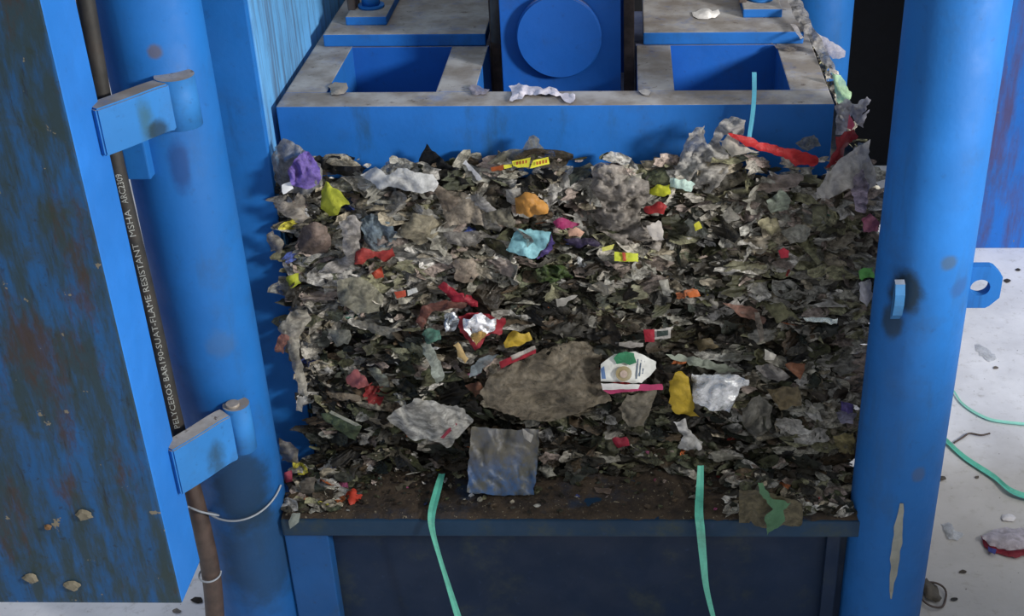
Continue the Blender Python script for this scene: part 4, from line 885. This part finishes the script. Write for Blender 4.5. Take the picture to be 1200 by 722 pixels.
# blue dirty film hanging over the bed
bf = NT('blue_dirty_film')
c = bf.mix(bf.ramp(bf.noise(30, (1, 1, .8), 8, .7), .38, .62), s2l((44, 76, 116)), s2l((72, 72, 64)))
sxy = bf.n('ShaderNodeSeparateXYZ'); bf.l(bf.pos, sxy.inputs[0])
c = bf.mix(bf.math('MULTIPLY', bf.ramp(sxy.outputs['Z'], .56, .63), .75), c, s2l((78, 72, 58)))
bf.bump(bf.noise(60, detail=5), .4, .006); bfm = bf.done(c, .45)
o = poly_film('plastic_bag', [(553,500),(592,503),(632,503),(630,540),(626,580),(588,581),(547,577),(549,540)], (60,98,150), depth=-.16, puff=.006, crump=.006, mat=bfm, rag=.8, tiltk=-.05)
tag(o, 'dirty blue film square hanging from the bale over the bed', 'plastic bag')

# ------------------------------------------------------------------ medium scraps, each its own object
protos = []
for k in range(22):
    bm = bmesh.new(); flake_mesh(bm, Vector((0, 0, 0)), 1.0, random.uniform(.4, .85), Matrix.Identity(3), random.random()*90, 9, 30, .42)
    me = bpy.data.meshes.new('film_scrap'); bm.normal_update(); bm.to_mesh(me); bm.free(); protos.append(me)
COLN = ['far left', 'left', 'centre left', 'centre right', 'right', 'far right']; ROWN = ['top', 'upper', 'middle', 'lower', 'bottom']
cells = []
NX, NZ = 24, 15
for j in range(NZ):
    for i in range(NX):
        x = 332+(1018-332)*(i+.5)/NX+random.uniform(-15, 15); y = 200+(536-200)*(j+.5)/NZ+random.uniform(-12, 12)
        if x < 332+(y-200)*.07 or x > 1026-(y-200)*.055: continue
        inside = any(a+4 < x < b-4 and c_+3 < y < d_-3 for a, b, c_, d_ in hero_boxes)
        if inside and random.random() < .8: continue
        cells.append((x, y))
random.shuffle(cells); cells = cells[:275]
pm = {}
for (x, y) in cells:
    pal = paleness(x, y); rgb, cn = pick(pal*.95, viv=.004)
    p = surf(x, y, random.uniform(.008, .026))
    if (cn, rgb) not in pm:
        pm[(cn, rgb)] = {k: None for k in range(len(protos))}
    k = random.randrange(len(protos))
    if pm[(cn, rgb)][k] is None:
        me = protos[k].copy(); me.materials.clear(); me.materials.append(film_mat(rgb, 'film', .5)); pm[(cn, rgb)][k] = me
    o = bpy.data.objects.new('film_scrap', pm[(cn, rgb)][k]); COL.objects.link(o)
    s = random.uniform(.022, .054)*(1.15 if pal > .5 else .95)
    o.matrix_world = Matrix.Translation(p)@rot_rand().to_4x4()@Matrix.Diagonal((s, s*.9, s*random.uniform(.6, 1), 1))
    cn_ = COLN[min(5, max(0, int((x-330)/118)))]; rn = ROWN[min(4, max(0, int((y-190)/70)))]
    tag(o, f'{cn} torn film scrap pressed into the {rn} layers of the bale, {cn_} part', 'plastic scrap', f'{cn} film scraps, {rn} {cn_} of the bale')

# ------------------------------------------------------------------ strapping
def strap(name, pts, w, wd, mat, lab):
    tag(obj(name, ribbon(spline(pts, 6), w, wd, .0012), mat, smooth=False), lab, 'strap')
strap('strapping_band', [atY(518, 556, -.125), atZ(512, 578, .532), atZ(506, 603, .522), atY(507, 622, -.268), atY(516, 655, -.272), atY(527, 690, -.275), atY(541, 735, -.275)], lambda t: .0135+.004*math.sin(t*7), (1, .05, 0), M['strap'], 'mint green plastic strap hanging over the bed edge left of centre')
strap('strapping_band', [atY(821, 546, -.125), atZ(820, 575, .532), atZ(819, 602, .522), atY(821, 622, -.268), atY(824, 655, -.272), atY(828, 690, -.275), atY(839, 735, -.275)], lambda t: .0135+.005*math.sin(t*4), (1, .05, 0), M['strap'], 'mint green plastic strap hanging over the bed edge right of centre')
strap('strapping_band', [atY(877, 168, -.05), atY(882, 135, -.045), atY(884, 110, -.04), atY(884, 85, -.04)], .0085, (1, 0, 0), M['strap_cyan'], 'thin cyan strap end sticking up in front of the platen')
strap('strapping_band', [atZ(1085, 496, .004), atZ(1105, 514, .006), atZ(1130, 537, .004), atZ(1165, 560, .006), atZ(1188, 578, .012), atZ(1230, 590, .004)], .026, (.3, 1, 0), M['strap'], 'wide mint green strap lying on the floor right of the column')
strap('strapping_band', [atZ(1095, 440, .004), atZ(1115, 456, .006), atZ(1128, 474, .004), atZ(1152, 489, .005), atZ(1175, 495, .004), atZ(1230, 500, .004)], .014, (.3, 1, 0), M['strap_pale'], 'narrow pale mint strap curving across the floor behind the wide one')

# ------------------------------------------------------------------ things on the floor
t = thing('crisp_packet', 'crumpled white packet with red and blue edge on the floor at far right', 'packet')
poly_film('white_face', [(1150,628),(1168,620),(1195,618),(1222,622),(1222,642),(1180,645),(1160,640)], (206,196,202), flat_on=.012, puff=.022, crump=.010, dirt=.05, parent=t)
poly_film('red_edge', [(1149,627),(1158,638),(1180,643),(1212,643),(1214,650),(1180,652),(1160,647),(1152,637)], (150,32,48), flat_on=.004, puff=.010, crump=.004, dirt=.1, parent=t)
poly_film('blue_edge', [(1158,640),(1168,644),(1166,650),(1158,646)], (60,66,140), flat_on=.012, puff=.006, crump=.002, dirt=.05, parent=t)
bm = bmesh.new(); c0 = atZ(1092, 697, .008)
tube(bm, [c0+Vector((.036*math.cos(a)*(1+.1*math.sin(3*a)), .045*math.sin(a), .004*math.sin(2*a))) for a in [k*math.pi/16 for k in range(33)]], .0028, 8)
tag(obj('rusty_ring', bm, M['rust']), 'rusty wire ring on the floor at the foot of the right column', 'ring')
poly_film('dirt_clod', [(1078,682),(1086,677),(1094,684),(1100,692),(1104,701),(1096,706),(1084,700)], (92,84,72), flat_on=.004, puff=.022, crump=.016, kind='paper')
for o in COL.objects:
    if o.name.startswith('dirt_clod'): tag(o, 'grey brown clod inside the rusty wire ring', 'clod')
bm = bmesh.new(); tube(bm, spline([atZ(1118, 519, .006), atZ(1128, 513, .008), atZ(1136, 508, .006), atZ(1150, 510, .006), atZ(1160, 508, .006)], 5), .003, 6)
tag(obj('twig', bm, M['rust']), 'thin dark twig on the floor above the wide mint strap', 'twig')
fl_ = [((1182, 607, 8), 'pale curled flake by the right edge of the floor', (205, 200, 200)), ((1180, 329, 4), 'small dark pebble on the pale floor right of the eye lug', (60, 54, 50)), ((1193, 316, 3), 'tiny dark speck on the pale floor near the blue panel', (60, 54, 50)),
       ((1128, 670, 4), 'thin dark splinter on the brownish floor', (70, 60, 50)), ((1118, 702, 4), 'small dark crumb right of the rusty wire ring', (50, 46, 42)), ((1104, 560, 5), 'dark crumb on the floor close to the right column', (80, 72, 64)),
       ((1167, 431, 3), 'grey crumb below the small white flake on the pale floor', (110, 100, 92)), ((1145, 559, 3), 'small brown crumb near the wide mint strap', (90, 80, 70)), ((232, 703, 7), 'dark lump on the floor between the door and the hose', (40, 36, 34)),
       ((207, 716, 5), 'small grey bit on the floor under the door corner', (120, 112, 104)), ((276, 708, 6), 'brown crumb on the floor beside the hose foot', (84, 70, 58))]
for ((x, y, s), lab, rgb) in fl_:
    ring = [(x+s*math.cos(a)*random.uniform(.7, 1.4), y+s*.6*math.sin(a)*random.uniform(.7, 1.2)) for a in [k*math.pi/4 for k in range(8)]]
    tag(poly_film('floor_crumb', ring, rgb, flat_on=.002, puff=.010, crump=.004, dirt=.1, step=3, kind='paper'), lab, 'crumb')
